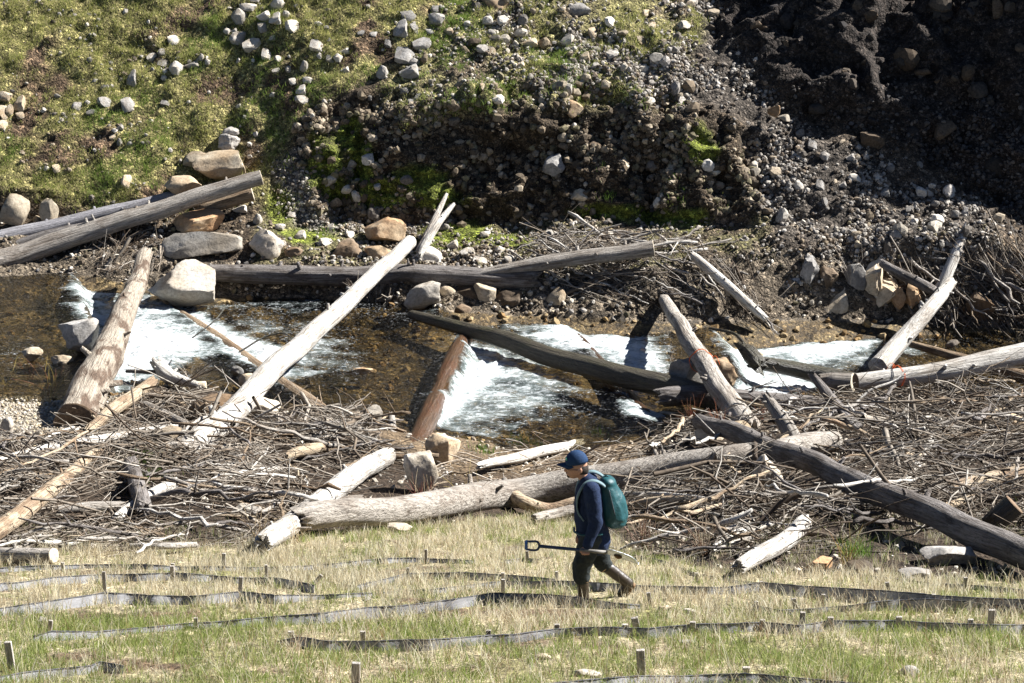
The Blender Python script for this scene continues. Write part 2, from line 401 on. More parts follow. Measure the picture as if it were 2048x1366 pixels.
m_far = (rowid >= 8).astype(float)
mg, mc, ms, mr, md, mt, mch = [pmask(PX, PY, p, s) * m_far for p, s in ((GRASSY, 25), (CLIFF, 22), (SCREE, 30), (RIDGE, 30), (SHADEC, 25), (TERR, 14), (CHUTE, 14))]
m_low = ((rowid == 8) | (rowid == 9)).astype(float)
m_near = (rowid <= 4).astype(float)
nr = nrm.reshape(-1, 3)
q = P * np.array([1, 1, 1.0])
d_big = fbm(q * .55, 3, 3); d_mid = fbm(q * 1.7, 4, 11); d_fin = fbm(q * 5.5, 3, 23)
rid_n = 1 - np.abs(fbm(q * np.array([1.3, 1.3, .5]), 3, 31)) * 2
amp = .03 + m_far * (.05 + .10 * mg + .26 * mc + .08 * ms + .10 * mr + .34 * md)
disp = amp * (d_big * .8 + d_mid * 1.1) + (.015 + .05 * mg + .10 * mc + .05 * ms + .06 * md + .05 * mr + .03 * m_far) * d_fin
disp += (.62 * mc + .5 * md + .16 * ms) * (rid_n - .55) * .8
disp += (.08 * mc + .04 * ms + .03 * md) * fbm(q * 11, 2, 47)
disp += .18 * m_low * m_far * (fbm(q * 1.4, 3, 44))
disp *= np.where((rowid >= 12), 1 + (rowid - 11) * .8, 1)
disp -= 0
P = P + nr * disp[:, None]
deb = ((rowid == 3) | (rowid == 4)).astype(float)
P[:, 2] += deb * .10 * fbm(P * .7, 3, 71) + m_near * (rowid <= 3) * .05 * fbm(P * .9, 3, 75)
T = P.reshape(R_, C_, 3); nrm = grid_normals(T); nr = nrm.reshape(-1, 3)
# base colours of the bare surfaces
def lerp(a, b, t): return a + (np.asarray(b) - a) * np.clip(t, 0, 1)[:, None]
nz = fbm(P * 1.2, 4, 91); nz2 = fbm(P * 3.6, 4, 97)
col = np.tile(np.array([.085, .062, .042]), (len(P), 1))
col = lerp(col, [.075, .055, .036], m_far)
col = lerp(col, lerp(np.tile([.20, .175, .07], (len(P), 1)), [.105, .07, .042], sstep(.05, .35, nz)), mg)
col = lerp(col, [.060, .044, .028], mc)
col = lerp(col, [.072, .060, .048], ms)
col = lerp(col, lerp(np.tile([.20, .18, .075], (len(P), 1)), [.11, .085, .055], sstep(.0, .3, nz)), mr * .9)
col = lerp(col, [.034, .027, .022], md)  # cliff colour lowered, so part of its cast shade is painted in
col = lerp(col, lerp(np.tile([.13, .115, .055], (len(P), 1)), [.10, .075, .05], sstep(-.1, .25, nz)), mt)
col = lerp(col, [.15, .135, .115], mch)
MOSS = [(650, 330, 55, 75), (668, 380, 40, 40), (840, 362, 70, 40), (720, 330, 40, 60), (760, 390, 60, 40), (880, 400, 70, 30), (700, 265, 40, 50), (920, 470, 110, 36), (1010, 480, 70, 26), (1240, 425, 110, 18), (1330, 440, 90, 20), (560, 410, 40, 50), (610, 470, 70, 26), (1400, 300, 40, 50), (1380, 440, 50, 26)]
moss = np.zeros(len(P))
for (cx, cy, rx, ry) in MOSS:
    moss = np.maximum(moss, 1 - np.hypot((PX - cx) / rx, (PY - cy) / ry))
moss = sstep(.0, .5, moss + .45 * nz2) * m_far * (moss > 0)
col = lerp(col, [.125, .145, .022], moss * .95)
lowrock = ((rowid == 8)).astype(float)
col = lerp(col, [.13, .105, .075], lowrock * .8)
# stream bed and near bank
col_bed = lerp(np.tile([.085, .058, .026], (len(P), 1)), [.15, .108, .05], sstep(-.1, .4, nz2))
col_bed = lerp(col_bed, [.035, .027, .015], sstep(.05, .4, nz))
col = lerp(col, col_bed, ((rowid >= 5) & (rowid <= 7)).astype(float))
BEACH = [(-900, 770), (130, 790), (240, 790), (160, 860), (60, 890), (-900, 900)]
MUD = [(760, 860), (960, 870), (1290, 880), (1330, 930), (1080, 950), (900, 950), (760, 900)]
col = lerp(col, [.048, .034, .023], deb)  # soil under the driftwood darkened to paint shade into the gaps
col = lerp(col, [.30, .26, .20], pmask(PX, PY, BEACH, 18) * m_near)
col = lerp(col, [.16, .115, .070], pmask(PX, PY, MUD, 25) * m_near)
gr = ((rowid <= 2)).astype(float)
straw = lerp(np.tile([.34, .285, .18], (len(P), 1)), [.17, .16, .065], sstep(-.1, .35, nz))
col = lerp(col, straw, gr)
earth = sstep(.25, .5, fbm(P * np.array([1.1, 1.6, 1]), 3, 131)) * gr
col = lerp(col, [.12, .082, .052], earth)
col = np.clip(col, .003, .9)
idx = np.arange(R_ * C_).reshape(R_, C_)
def sheet(name, r0, r1, mat, **kw):
    sub = idx[r0:r1 + 1]; base = sub[0, 0]
    f = np.stack([sub[:-1, :-1], sub[:-1, 1:], sub[1:, 1:], sub[1:, :-1]], -1).reshape(-1, 4) - base
    me = mk(name, P[base:sub[-1, -1] + 1], f, True, col[base:sub[-1, -1] + 1]); return obj(name, me, mat, **kw)
cum = np.concatenate([[0], np.cumsum(SEG)])
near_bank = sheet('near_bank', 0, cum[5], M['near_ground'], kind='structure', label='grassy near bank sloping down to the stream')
stream_bed = sheet('stream_bed', cum[5], cum[8], M['bed'], kind='structure', label='amber gravel bed under the shallow stream')
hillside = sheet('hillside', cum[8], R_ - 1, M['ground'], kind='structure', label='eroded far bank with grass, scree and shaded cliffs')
fq = np.stack([idx[:-1, :-1], idx[:-1, 1:], idx[1:, 1:], idx[1:, :-1]], -1).reshape(-1, 4)
BVH = BVHTree.FromPolygons([tuple(p) for p in P], fq.tolist())
def hit(px, py):
    r = ray(px, py); h = BVH.ray_cast(CAM, r.normalized()); return h[0], h[1]
def ground(x, y, z0=40.0):
    h = BVH.ray_cast(Vector((x, y, z0)), Vector((0, 0, -1))); return h[0].z if h[0] is not None else 0.0
fa = fq[:, 0]; fc = (P[fq[:, 0]] + P[fq[:, 2]]) / 2
far_area = np.linalg.norm(np.cross(P[fq[:, 2]] - P[fq[:, 0]], P[fq[:, 3]] - P[fq[:, 1]]), axis=1) / 2
FPX, FPY = proj(fc); fn = nr[fq].mean(1); fn /= np.linalg.norm(fn, axis=1, keepdims=True) + 1e-9
fn[fn[:, 2] < 0] *= 1
frow = rowid[fq[:, 0]]
def scatter(weight, n, rng):
    """n random points on the terrain, density ~ weight per face: positions, normals"""
    p = weight * far_area; p = p / p.sum()
    k = rng.choice(len(p), n, p=p); u, v = rng.random((2, n, 1))
    a, b, c, d = [P[fq[k, j]] for j in range(4)]
    return (a * (1 - u) + b * u) * (1 - v) + (d * (1 - u) + c * u) * v, fn[k], k

# ------------------------------------------------------------------ water: one sheet stepping down over the log weirs
def xy(px, py, z): p = at_z(px, py, z); return np.array([p.x, p.y])
WEIRS = [  # crest polyline (px, py), level, drop, run
    ([(140, 540), (152, 572), (205, 765), (220, 830)], .40, .24, .35),
    ([(300, 585), (345, 618), (520, 740), (680, 850)], .16, .15, .30),
    ([(880, 600), (930, 690), (846, 862), (820, 920)], .01, .24, .28),
    ([(1085, 610), (1140, 660), (1230, 765), (1300, 850)], -.16, .14, .45),
    ([(1400, 620), (1455, 690), (1470, 760), (1480, 850)], -.28, .30, .45),
]
WX = np.arange(-14.5, 14.5, .055); WY = np.arange(31.0, 44.0, .055)
gx, gy = np.meshgrid(WX, WY, indexing='ij'); gp = np.stack([gx.ravel(), gy.ravel()], 1)
wz = np.full(len(gp), .40); fall = np.zeros(len(gp))
for pl, lev, drop, run in WEIRS:
    pts = np.array([xy(a, b, lev) for a, b in pl])
    best = np.full(len(gp), 1e9); sgn = np.zeros(len(gp))
    for k in range(len(pts) - 1):
        a, b = pts[k], pts[k + 1]; e = b - a; L = np.linalg.norm(e); e = e / L
        t = (gp - a) @ e
        tc = np.clip(t, 0 if k else -50, L if k < len(pts) - 2 else L + 50)
        dv = gp - a - tc[:, None] * e; dist = np.hypot(dv[:, 0], dv[:, 1])
        s = (gp[:, 0] - a[0]) * -e[1] + (gp[:, 1] - a[1]) * e[0]       # + on the right/downstream (east) side
        up = dist < best; best[up] = dist[up]; sgn[up] = s[up]
    sd_ = best * np.sign(sgn) * 1.0
    st = sstep(-.02, run, sd_)
    wz -= drop * st; fall = np.maximum(fall, 4 * st * (1 - st))
P3 = np.column_stack([gp, wz]); wpx, wpy = proj(P3)
FOAM = [  # (polygon, strength, softness)
    ([(150, 570), (235, 600), (330, 618), (395, 660), (420, 690), (380, 720), (330, 740), (270, 770), (225, 790), (205, 745), (188, 660)], .84, 26),
    ([(345, 612), (400, 628), (470, 660), (560, 690), (610, 715), (560, 740), (515, 735), (440, 690), (380, 640)], .84, 16),
    ([(430, 640), (620, 650), (700, 690), (650, 730), (560, 700)], .42, 34),
    ([(520, 745), (580, 730), (640, 745), (570, 768)], .62, 16),
    ([(936, 692), (985, 700), (1010, 720), (1000, 765), (960, 800), (905, 840), (868, 856), (885, 810), (915, 750)], .96, 22),
    ([(945, 690), (1110, 722), (1170, 770), (1080, 820), (1000, 850), (880, 870), (930, 760)], .56, 45),
    ([(935, 636), (1010, 634), (1290, 652), (1305, 690), (1300, 745), (1270, 770), (1180, 700), (1080, 668), (960, 650)], .76, 22),
    ([(1180, 655), (1310, 655), (1320, 760), (1270, 790)], .72, 30),
    ([(1432, 656), (1560, 650), (1750, 654), (1755, 684), (1740, 705), (1620, 725), (1530, 725), (1470, 700)], .78, 20),
    ([(1460, 690), (1510, 700), (1540, 745), (1625, 760), (1640, 790), (1560, 806), (1480, 790), (1478, 740)], .84, 14),
    ([(1620, 700), (1830, 660), (1840, 720), (1640, 745)], .42, 30),
    ([(1240, 800), (1310, 815), (1320, 835), (1260, 830)], .85, 10),
    ([(150, 560), (170, 575), (200, 660), (215, 760), (190, 700), (160, 620)], .55, 14),
    ([(-40, 700), (60, 690), (90, 710), (-40, 725)], .35, 18),
    ([(430, 590), (640, 600), (640, 625), (440, 620)], .38, 14),
    ([(560, 700), (720, 715), (720, 740), (580, 745)], .40, 18),
    ([(680, 600), (880, 612), (880, 640), (700, 630)], .22, 20),
]
foam = np.zeros(len(gp))
fn3 = fbm(P3 * np.array([2.0, 2.6, 1]), 4, 201)
for poly, s, soft in FOAM:
    foam = np.maximum(foam, s * sstep(-soft * 2.0, soft * 1.9, poly_sd(wpx, wpy, poly) + fn3 * soft * 1.5))
foam *= np.clip(.92 + .55 * fbm(P3 * np.array([1.1, 2.4, 1]), 3, 231), .35, 1.12)
depth = np.array([zw - ground(x, y, 6.0) for x, y, zw in zip(gp[:, 0], gp[:, 1], wz)]); foam *= sstep(-.04, .13, depth + .08 * fn3)
rip = fbm(P3 * np.array([2.2, 4.5, 1]), 3, 211); tur = fbm(P3 * np.array([3.4, 5.5, 1]), 4, 221, .6)
P3[:, 2] += .012 * rip + foam * (.17 * tur + .02) 
nxw, nyw = len(WX), len(WY); wi = np.arange(nxw * nyw).reshape(nxw, nyw)
wf = np.stack([wi[:-1, :-1], wi[1:, :-1], wi[1:, 1:], wi[:-1, 1:]], -1).reshape(-1, 4)
wme = mk('stream', P3, wf, True); addval(wme, 'foam', foam); addval(wme, 'fall', fall)
def mat_water():
    m, nt, out = new_mat('stream_water'); k = N(nt); v = coords(k)
    fo = k.n('ShaderNodeAttribute', attribute_name='foam').outputs['Fac']
    n1 = k.noise(coords(k, (3.0, 6.5, 3)), 1.0, 5, .6, .4); n2 = k.noise(coords(k, (11, 21, 11)), 1.0, 4, .65, .3)
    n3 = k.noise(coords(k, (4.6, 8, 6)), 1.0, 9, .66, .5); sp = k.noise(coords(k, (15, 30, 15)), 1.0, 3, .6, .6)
    h = k.math('ADD', n1, k.math('MULTIPLY', n2, .45))
    nb = k.bump(h, .55, .05)
    gl = k.n('ShaderNodeBsdfGlossy'); gl.inputs['Roughness'].default_value = .06; k.l(nb, gl.inputs['Normal'])
    tr = k.n('ShaderNodeBsdfTransparent'); tr.inputs[0].default_value = (.78, .74, .62, 1)
    fr = k.n('ShaderNodeFresnel'); fr.inputs['IOR'].default_value = 1.33; k.l(nb, fr.inputs['Normal'])
    a = k.n('ShaderNodeMixShader'); k.l(fr.outputs[0], a.inputs[0]); k.l(tr.outputs[0], a.inputs[1]); k.l(gl.outputs[0], a.inputs[2])
    # aerated water: milky turquoise, then white foam and painted sun glints
    milky = k.n('ShaderNodeBsdfDiffuse'); milky.inputs[0].default_value = (.31, .37, .36, 1); k.l(nb, milky.inputs['Normal'])
    ma = k.n('ShaderNodeMixShader'); k.l(k.ramp(k.math('ADD', fo, k.math('MULTIPLY', k.math('SUBTRACT', n3, .5), .45)), [(.18, 0.0), (.80, .9)]), ma.inputs[0]); k.l(a.outputs[0], ma.inputs[1]); k.l(milky.outputs[0], ma.inputs[2])
    fb = k.bump(k.math('ADD', n2, n3), .8, .14)
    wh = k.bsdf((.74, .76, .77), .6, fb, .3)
    fsum = k.math('ADD', fo, k.math('MULTIPLY', k.math('SUBTRACT', n3, .5), 1.6))
    fsum = k.math('ADD', fsum, k.math('MULTIPLY', k.math('SUBTRACT', n2, .5), .55))
    mb = k.n('ShaderNodeMixShader'); glints = k.math('MULTIPLY', k.ramp(sp, [(.60, 0.0), (.68, .85)]), k.ramp(fo, [(.03, .12), (.28, 1.0)])); k.l(k.math('MAXIMUM', k.ramp(fsum, [(.34, 0.0), (.82, 1.0)]), glints), mb.inputs[0]); k.l(ma.outputs[0], mb.inputs[1]); k.l(wh.outputs[0], mb.inputs[2])  # thresholded white specks painted in as sun glints on the ripples
    k.l(mb.outputs[0], out.inputs[0]); return m
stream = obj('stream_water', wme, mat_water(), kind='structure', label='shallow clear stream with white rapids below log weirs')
def water_z(x, y):
    i = int(np.clip((x - WX[0]) / .055, 0, nxw - 1)); j = int(np.clip((y - WY[0]) / .055, 0, nyw - 1)); return wz[i * nyw + j]
# ------------------------------------------------------------------ logs
LOGBASE = []
D = lambda d: ('d', d)
def axis_point(px, py, wpx, spec):
    if isinstance(spec, tuple) and spec[0] == 'l':
        h, n = hit(px, py + wpx * .45); return at_d(px, py, h.y - spec[1])
    if isinstance(spec, tuple): return at_d(px, py, spec[1])
    if isinstance(spec, (int, float)): return at_z(px, py, spec)
    h, n = hit(px, py + wpx * .45)
    return at_d(px, py, h.y - (.32 if py < 1105 else .12))
def spline(pts, rad, n):
    pts = np.array([tuple(p) for p in pts], float); rad = np.array(rad, float)
    d = np.concatenate([[0], np.cumsum(np.linalg.norm(np.diff(pts, axis=0), axis=1))])
    t = np.linspace(0, d[-1], n)
    if len(pts) == 2:
        return pts[0] + (pts[1] - pts[0]) * (t / d[-1])[:, None], np.interp(t, d, rad), d[-1]
    m = np.gradient(pts, d, axis=0); k = np.clip(np.searchsorted(d, t) - 1, 0, len(d) - 2)
    h = (d[k + 1] - d[k])[:, None]; u = ((t - d[k]) / (d[k + 1] - d[k]))[:, None]
    q = (2 * u**3 - 3 * u**2 + 1) * pts[k] + (u**3 - 2 * u**2 + u) * h * m[k] + (-2 * u**3 + 3 * u**2) * pts[k + 1] + (u**3 - u**2) * h * m[k + 1]
    return q, np.interp(t, d, rad), d[-1]
def frame_of(a, b):
    x = (Vector(b) - Vector(a)).normalized(); up = Vector((0, 0, 1)) if abs(x.z) < .9 else Vector((0, 1, 0))
    y = up.cross(x).normalized(); z = x.cross(y); return Matrix((x, y, z)).transposed()
def tube_world(C_, R_a, sides, seed, rough, ends, jag):
    """noisy trunk through points C_ with radii R_a (world space); returns V, faces and end rings"""
    n = len(C_); rng = np.random.default_rng(seed)
    T_ = np.gradient(C_, axis=0); T_ /= np.linalg.norm(T_, axis=1, keepdims=True)
    up = np.array([0, 0, 1.0]) if abs(T_.mean(0)[2]) < .9 else np.array([0, 1.0, 0])
    A = np.cross(up, T_); A /= np.linalg.norm(A, axis=1, keepdims=True); B = np.cross(T_, A)
    an = np.arange(sides) * 2 * math.pi / sides
    dirs = A[:, None] * np.cos(an)[None, :, None] + B[:, None] * np.sin(an)[None, :, None]
    L = np.concatenate([[0], np.cumsum(np.linalg.norm(np.diff(C_, axis=0), axis=1))])
    s3 = np.stack(np.broadcast_arrays(L[:, None] * 1.1, np.cos(an)[None] * .8, np.sin(an)[None] * .8), -1).reshape(-1, 3)
    nz_ = fbm(s3 + seed * 3.7, 3, seed).reshape(n, sides); nb_ = fbm(s3 * np.array([.4, 3, 3]) + seed, 2, seed + 3).reshape(n, sides)
    nf_ = fbm(s3 * np.array([.8, 6, 6]) + seed, 3, seed + 6).reshape(n, sides); nk_ = fbm(s3 * np.array([4.2, 2.2, 2.2]) + seed, 2, seed + 8).reshape(n, sides)
    rr = R_a[:, None] * (1 + rough * nz_ + rough * .5 * nb_ + (.03 + .25 * rough) * nf_ + .5 * rough * np.maximum(nk_ - .25, 0))
    V = C_[:, None] + dirs * rr[..., None]
    for e, kind in ((0, ends[0]), (-1, ends[1])):
        if kind == 'broken':
            sg = -1 if e == 0 else 1; jl = rng.uniform(-.2, 1.0, sides) * R_a[e] * jag
            jl = (jl + np.roll(jl, 1) * .5) / 1.5
            V[e] += T_[e][None] * (sg * jl)[:, None]
            V[e] = C_[e] + (V[e] - C_[e]) * rng.uniform(.55, 1.0, sides)[:, None] + T_[e] * 0
        elif kind == 'round':
            V[e] = C_[e] + (V[e] - C_[e]) * .55
    return V, T_
def log(name, pts, mat, label, ends=('cut', 'cut'), seed=1, stubs=3, rough=.10, sides=18, cat='log', group=None, endmat='pale_end', jag=1.6, seg=.07, sag=0.0, flare=0.0):
    """pts: (px, py, width px, spec) along the trunk axis"""
    W = [axis_point(*p) for p in pts]; Rr = [p[2] / 2 / ppm(wp) for p, wp in zip(pts, W)]
    Ltot = sum((W[i + 1] - W[i]).length for i in range(len(W) - 1)); n = max(6, int(Ltot / seg))
    Cc, Ra, L = spline(W, Rr, n)
    rng = np.random.default_rng(seed)
    Cc[:, 2] -= sag * np.sin(np.linspace(0, math.pi, n))
    wob = fbm(np.column_stack([np.linspace(0, L * .5, n) + seed * 7, np.zeros(n), np.zeros(n)]), 2, seed)
    Cc[:, 2] += wob * .55 * Ra.mean() * (n > 12); 
    if flare: Ra = Ra * (1 + flare * np.exp(-np.linspace(0, L, n) / (Ra[0] * 2.2)))
    sides = int(sides * 1.5); V, T_ = tube_world(Cc, Ra, sides, seed, rough, ends, jag)
    sides = int(sides); Rm = frame_of(Cc[0], Cc[-1]); org = Vector(Cc[0]); inv = np.array(Rm.transposed())
    loc = (V.reshape(-1, 3) - Cc[0]) @ inv.T
    k = np.arange(n - 1)[:, None] * sides; s = np.arange(sides)[None]; s2 = (s + 1) % sides
    Q = np.stack([k + s, k + s2, k + sides + s2, k + sides + s], -1).reshape(-1, 4)
    Vl = [loc]; tri = []; nv = len(loc)
    for e, kind in ((0, ends[0]), (n - 1, ends[1])):
        if kind == 'cut': continue
        ring = e * sides + np.arange(sides); cen = loc[ring].mean(0)
        sg = -1 if e == 0 else 1
        cen = cen + np.array([sg * (.35 if kind == 'round' else -.35) * Ra[e], 0, 0]); Vl.append(cen[None])
        for j in range(sides):
            a, b = ring[j], ring[(j + 1) % sides]; tri.append([nv, b, a] if e == 0 else [nv, a, b])
        nv += 1
    me = mk(name, np.concatenate(Vl), [Q] + ([np.array(tri)] if tri else []), True)
    me.set_sharp_from_angle(angle=math.radians(50))
    o = obj(name, me, M[mat], None, label, cat, group); o.matrix_world = Matrix.Translation(org) @ Rm.to_4x4()
    for e, kind in ((0, ends[0]), (n - 1, ends[1])):
        if kind != 'cut': continue
        ring = loc[e * sides:(e + 1) * sides]; cen = ring.mean(0); sg = -1 if e == 0 else 1
        off = np.array([sg * .004, 0, 0])
        prof = [(1.0, 0), (.97, .012), (.7, .014), (.42, .012), (.2, .016)]
        vv = [cen + (ring - cen) * f_ + off + np.array([sg * x_, 0, 0]) for f_, x_ in prof]
        vv = np.concatenate(vv + [cen[None] + off + np.array([sg * .01, 0, 0])]); ff = []
        for a in range(len(prof) - 1):
            for j in range(sides):
                j2 = (j + 1) % sides; f4 = [a * sides + j, a * sides + j2, (a + 1) * sides + j2, (a + 1) * sides + j]
                ff.append(f4[::-1] if e == 0 else f4)
        c0 = len(vv) - 1; a = len(prof) - 1; tt_ = []
        for j in range(sides):
            t3 = [a * sides + j, a * sides + (j + 1) % sides, c0]; tt_.append(t3[::-1] if e == 0 else t3)
        ce = obj('cut_end', mk('cut_end', vv, [np.array(ff), np.array(tt_)], True), M[endmat], o)
    for b in range(int(stubs * 1.6 + .5)):
        t = rng.uniform(.08, .92); i = int(t * (n - 1)); a = rng.uniform(-.3, 3.5)
        base = loc[i * sides:(i + 1) * sides].mean(0); dr = np.array([rng.uniform(-.2, .5), math.cos(a), abs(math.sin(a)) * .8 + .1]); dr /= np.linalg.norm(dr)
        ln = Ra[i] * rng.uniform(1.15, 1.75); r0 = Ra[i] * rng.uniform(.10, .2) + .006
        pp = np.array([base + dr * Ra[i] * .7, base + dr * (Ra[i] * .9), base + dr * ln])[None]
        v_, f_ = tubes(pp, np.array([[r0 * 1.5, r0 * 1.15, r0 * .8]]), 7)
        obj('branch_stub', mk('branch_stub', v_, f_, True), M[mat], o)
    LOGBASE.append((Cc, Ra)); return o
# far side, left
log('fallen_log', [(-60, 545, 42, D(41.9)), (0, 524, 42, D(42.2)), (250, 445, 38, D(43.0)), (522, 357, 30, D(43.7))], 'grey_wood', 'long grey log with a pale sawn end resting against the stacked boulders', ('cut', 'cut'), 3, 5, .10)
log('fallen_log', [(-60, 492, 34, D(42.9)), (150, 446, 30, D(43.5)), (345, 398, 24, D(44.0))], 'blue_wood', 'bluish grey log behind the long log, half under a boulder', ('cut', 'broken'), 5, 2, .09)
log('fallen_log', [(-60, 528, 30, D(42.7)), (160, 462, 28, D(43.1)), (330, 425, 26, D(43.4))], 'charcoal_wood', 'dark grey log squeezed between two longer logs at the left bank', ('cut', 'broken'), 6, 2, .12)
log('fallen_log', [(395, 412, 28, D(43.7)), (505, 390, 28, D(43.9))], 'brown_wood', 'short brown log end tucked under the long grey log', ('broken', 'cut'), 7, 1, .12)
# big leaning log
log('leaning_log', [(292, 512, 28, D(41.6)), (268, 575, 40, .95), (225, 680, 58, .95), (190, 760, 72, .95), (150, 838, 88, .95)], 'bark_wood', 'thick log with peeling bark and a dark cut end by the gravel beach', ('broken', 'cut'), 11, 4, .13, 26, endmat='end_grain', jag=1.0, flare=0)
# white diagonal log
log('white_log', [(822, 488, 27, D(41.9)), (640, 655, 38, 1.0), (470, 815, 50, .95), (372, 906, 54, 1.08)], 'white_wood', 'long bleached white log lying diagonally across the middle of the stream', ('round', 'broken'), 13, 4, .05, 24, jag=.9)
# far side, middle
log('fallen_log', [(415, 547, 36, D(41.6)), (620, 549, 40, D(41.5)), (850, 550, 40, D(41.4)), (1072, 563, 38, D(41.3))], 'charcoal_wood', 'long dark weathered log lying level along the far edge of the stream', ('broken', 'broken'), 17, 6, .14, 22, jag=1.5)
log('fallen_log', [(945, 550, 20, D(41.3)), (1100, 522, 30, D(41.35)), (1306, 494, 32, D(41.4))], 'grey_wood', 'grey brown log rising behind the level log into the twig pile', ('broken', 'cut'), 19, 4, .11)
log('leaning_snag', [(893, 390, 8, D(43.7)), (862, 455, 14, D(42.7)), (838, 500, 14, D(42.2))], 'grey_wood', 'thin dark broken trunk leaning upright above the white boulder', ('broken', 'broken'), 23, 1, .12, 10)
log('leaning_snag', [(907, 408, 8, D(43.5)), (870, 455, 17, D(42.7)), (842, 503, 16, D(42.1))], 'white_wood', 'thin pale split trunk leaning next to the darker one', ('broken', 'broken'), 24, 1, .14, 10, jag=3)
# weir logs
log('weir_log', [(818, 622, 18, .10), (1010, 678, 36, .10), (1230, 745, 44, .02), (1450, 800, 50, -.12)], 'dark_wood', 'dark wet log slanting across the stream above the turquoise pool', ('round', 'broken'), 29, 1, .06, 22)
log('weir_log', [(930, 676, 34, -.17), (890, 765, 40, -.18), (855, 845, 44, -.15), (815, 920, 48, .0)], 'red_wood', 'wet reddish weir log with water spilling over into the turquoise pool', ('round', 'cut'), 31, 0, .06, 22)
log('weir_log', [(325, 606, 20, .01), (430, 678, 30, -.01), (520, 742, 38, -.02), (645, 826, 40, .03)], 'brown_wood', 'wet amber brown weir log passing under the white diagonal log', ('round', 'broken'), 37, 0, .08, 20)
log('weir_log', [(140, 548, 24, .22), (170, 640, 30, .21), (215, 790, 36, .24)], 'dark_wood', 'submerged dark weir log behind the boulder at the upstream fall', ('round', 'round'), 39, 0, .05, 16)
log('weir_log', [(1085, 612, 20, -.36), (1170, 695, 30, -.40), (1290, 840, 34, -.44)], 'red_wood', 'sunken reddish weir log crossing the middle rapid', ('round', 'round'), 40, 0, .05, 16)
log('weir_log', [(1505, 728, 26, -.28), (1600, 742, 32, -.36), (1715, 765, 40, -.42)], 'dark_wood', 'dark wet log beside the small fall on the right', ('broken', 'round'), 43, 1, .09, 18)
log('sunken_log', [(1815, 684, 14, -.45), (1930, 716, 20, -.5), (2090, 765, 30, -.55)], 'brown_wood', 'slim brown log half sunk in the calm pool behind the white log', ('round', 'round'), 44, 1, .06, 16)
log('fallen_log', [(1330, 800, 40, -.10), (1440, 790, 34, -.05), (1640, 806, 34, -.2)], 'charcoal_wood', 'dark log lying level below the small fall on the right', ('broken', 'broken'), 45, 1, .08, 18)
# right bank
log('leaning_log', [(1328, 600, 24, D(40.9)), (1385, 685, 36, .55), (1440, 775, 44, .35), (1498, 855, 52, .35)], 'grey_wood', 'grey log with patchy bark slanting down to the near bank, orange rope round it', ('broken', 'broken'), 47, 3, .08, 20)
log('leaning_log', [(1932, 455, 16, D(42.4)), (1905, 520, 22, D(41.9)), (1878, 580, 26, D(41.5))], 'white_wood', 'pale thin log standing on end against the right bank', ('broken', 'broken'), 53, 3, .10, 14, jag=2)
log('leaning_log', [(1902, 560, 24, D(41.2)), (1850, 630, 30, .25), (1800, 685, 36, -.10), (1752, 740, 40, -.35)], 'white_wood', 'bleached log with dark knots slanting into the stream on the right', ('broken', 'round'), 54, 6, .10, 18, jag=1.2)
log('white_log', [(1712, 762, 34, .0), (1850, 742, 38, .1), (2000, 712, 44, .25), (2110, 690, 46, .35)], 'white_wood', 'bright white log with a dark cut end and orange rope, at the right edge', ('cut', 'cut'), 59, 3, .05, 22, endmat='end_grain')
log('log_stub', [(1655, 765, 38, -.25), (1705, 766, 40, -.2)], 'grey_wood', 'short grey stump piece against the cut end of the white log', ('broken', 'cut'), 60, 0, .14, 16)
log('fallen_log', [(1765, 524, 16, D(41.6)), (1800, 545, 20, D(41.4)), (1865, 582, 22, D(41.2))], 'charcoal_wood', 'dark bark covered log jammed behind the bleached slanting log', ('broken', 'broken'), 61, 2, .14, 14)
log('fallen_log', [(1388, 515, 18, D(41.5)), (1460, 575, 20, D(41.0)), (1528, 632, 16, D(40.6))], 'white_wood', 'pale slim log sliding down out of the twig pile to the water', ('broken', 'broken'), 62, 3, .10, 14)
# near bank, middle and right
log('fallen_log', [(600, 1043, 54, None), (820, 1010, 58, None), (1050, 975, 62, None), (1300, 940, 62, None), (1500, 912, 54, None), (1668, 884, 42, None)], 'grey_wood', 'very long thick silver grey log lying behind the walking person', ('broken', 'cut'), 67, 7, .07, 28)
log('fallen_log', [(1398, 838, 32, ('l', 1.6)), (1470, 866, 38, ('l', 1.5)), (1580, 910, 44, ('l', 1.3)), (1800, 1002, 52, ('l', 1.0)), (2100, 1128, 64, ('l', .4))], 'charcoal_wood', 'long dark log with grey bark running down to the right edge', ('broken', 'cut'), 71, 5, .10, 26)
log('broken_stump', [(1535, 803, 22, D(31.0)), (1568, 850, 30, D(30.6)), (1602, 908, 36, D(30.2))], 'grey_wood', 'upright broken grey snag with a splintered top on the dark log', ('broken', 'broken'), 73, 1, .14, 14, jag=3)
log('broken_stump', [(1630, 760, 16, D(33.5)), (1670, 812, 24, D(33.0)), (1735, 890, 34, D(32.2))], 'charcoal_wood', 'slim grey snag with a broken fork leaning over the twig pile', ('broken', 'round'), 74, 3, .12, 14, jag=3)
log('short_log', [(1478, 1143, 32, None), (1540, 1100, 38, None), (1608, 1048, 36, None)], 'white_wood', 'short pale log lying on the grass edge under the long dark log', ('broken', 'broken'), 79, 2, .09, 18, jag=1.2)
log('fallen_log', [(1905, 975, 22, None), (1970, 962, 30, None), (2090, 940, 38, None)], 'tan_wood', 'cream coloured log with a splintered tip at the right edge', ('broken', 'cut'), 80, 2, .12, 16, jag=3)
log('log_stub', [(1988, 1045, 44, ('l', .3)), (2028, 1010, 46, ('l', 1.2))], 'dark_wood', 'black stub end standing in the twigs at the right edge', ('broken', 'cut'), 81, 0, .08, 16, endmat='end_grain')
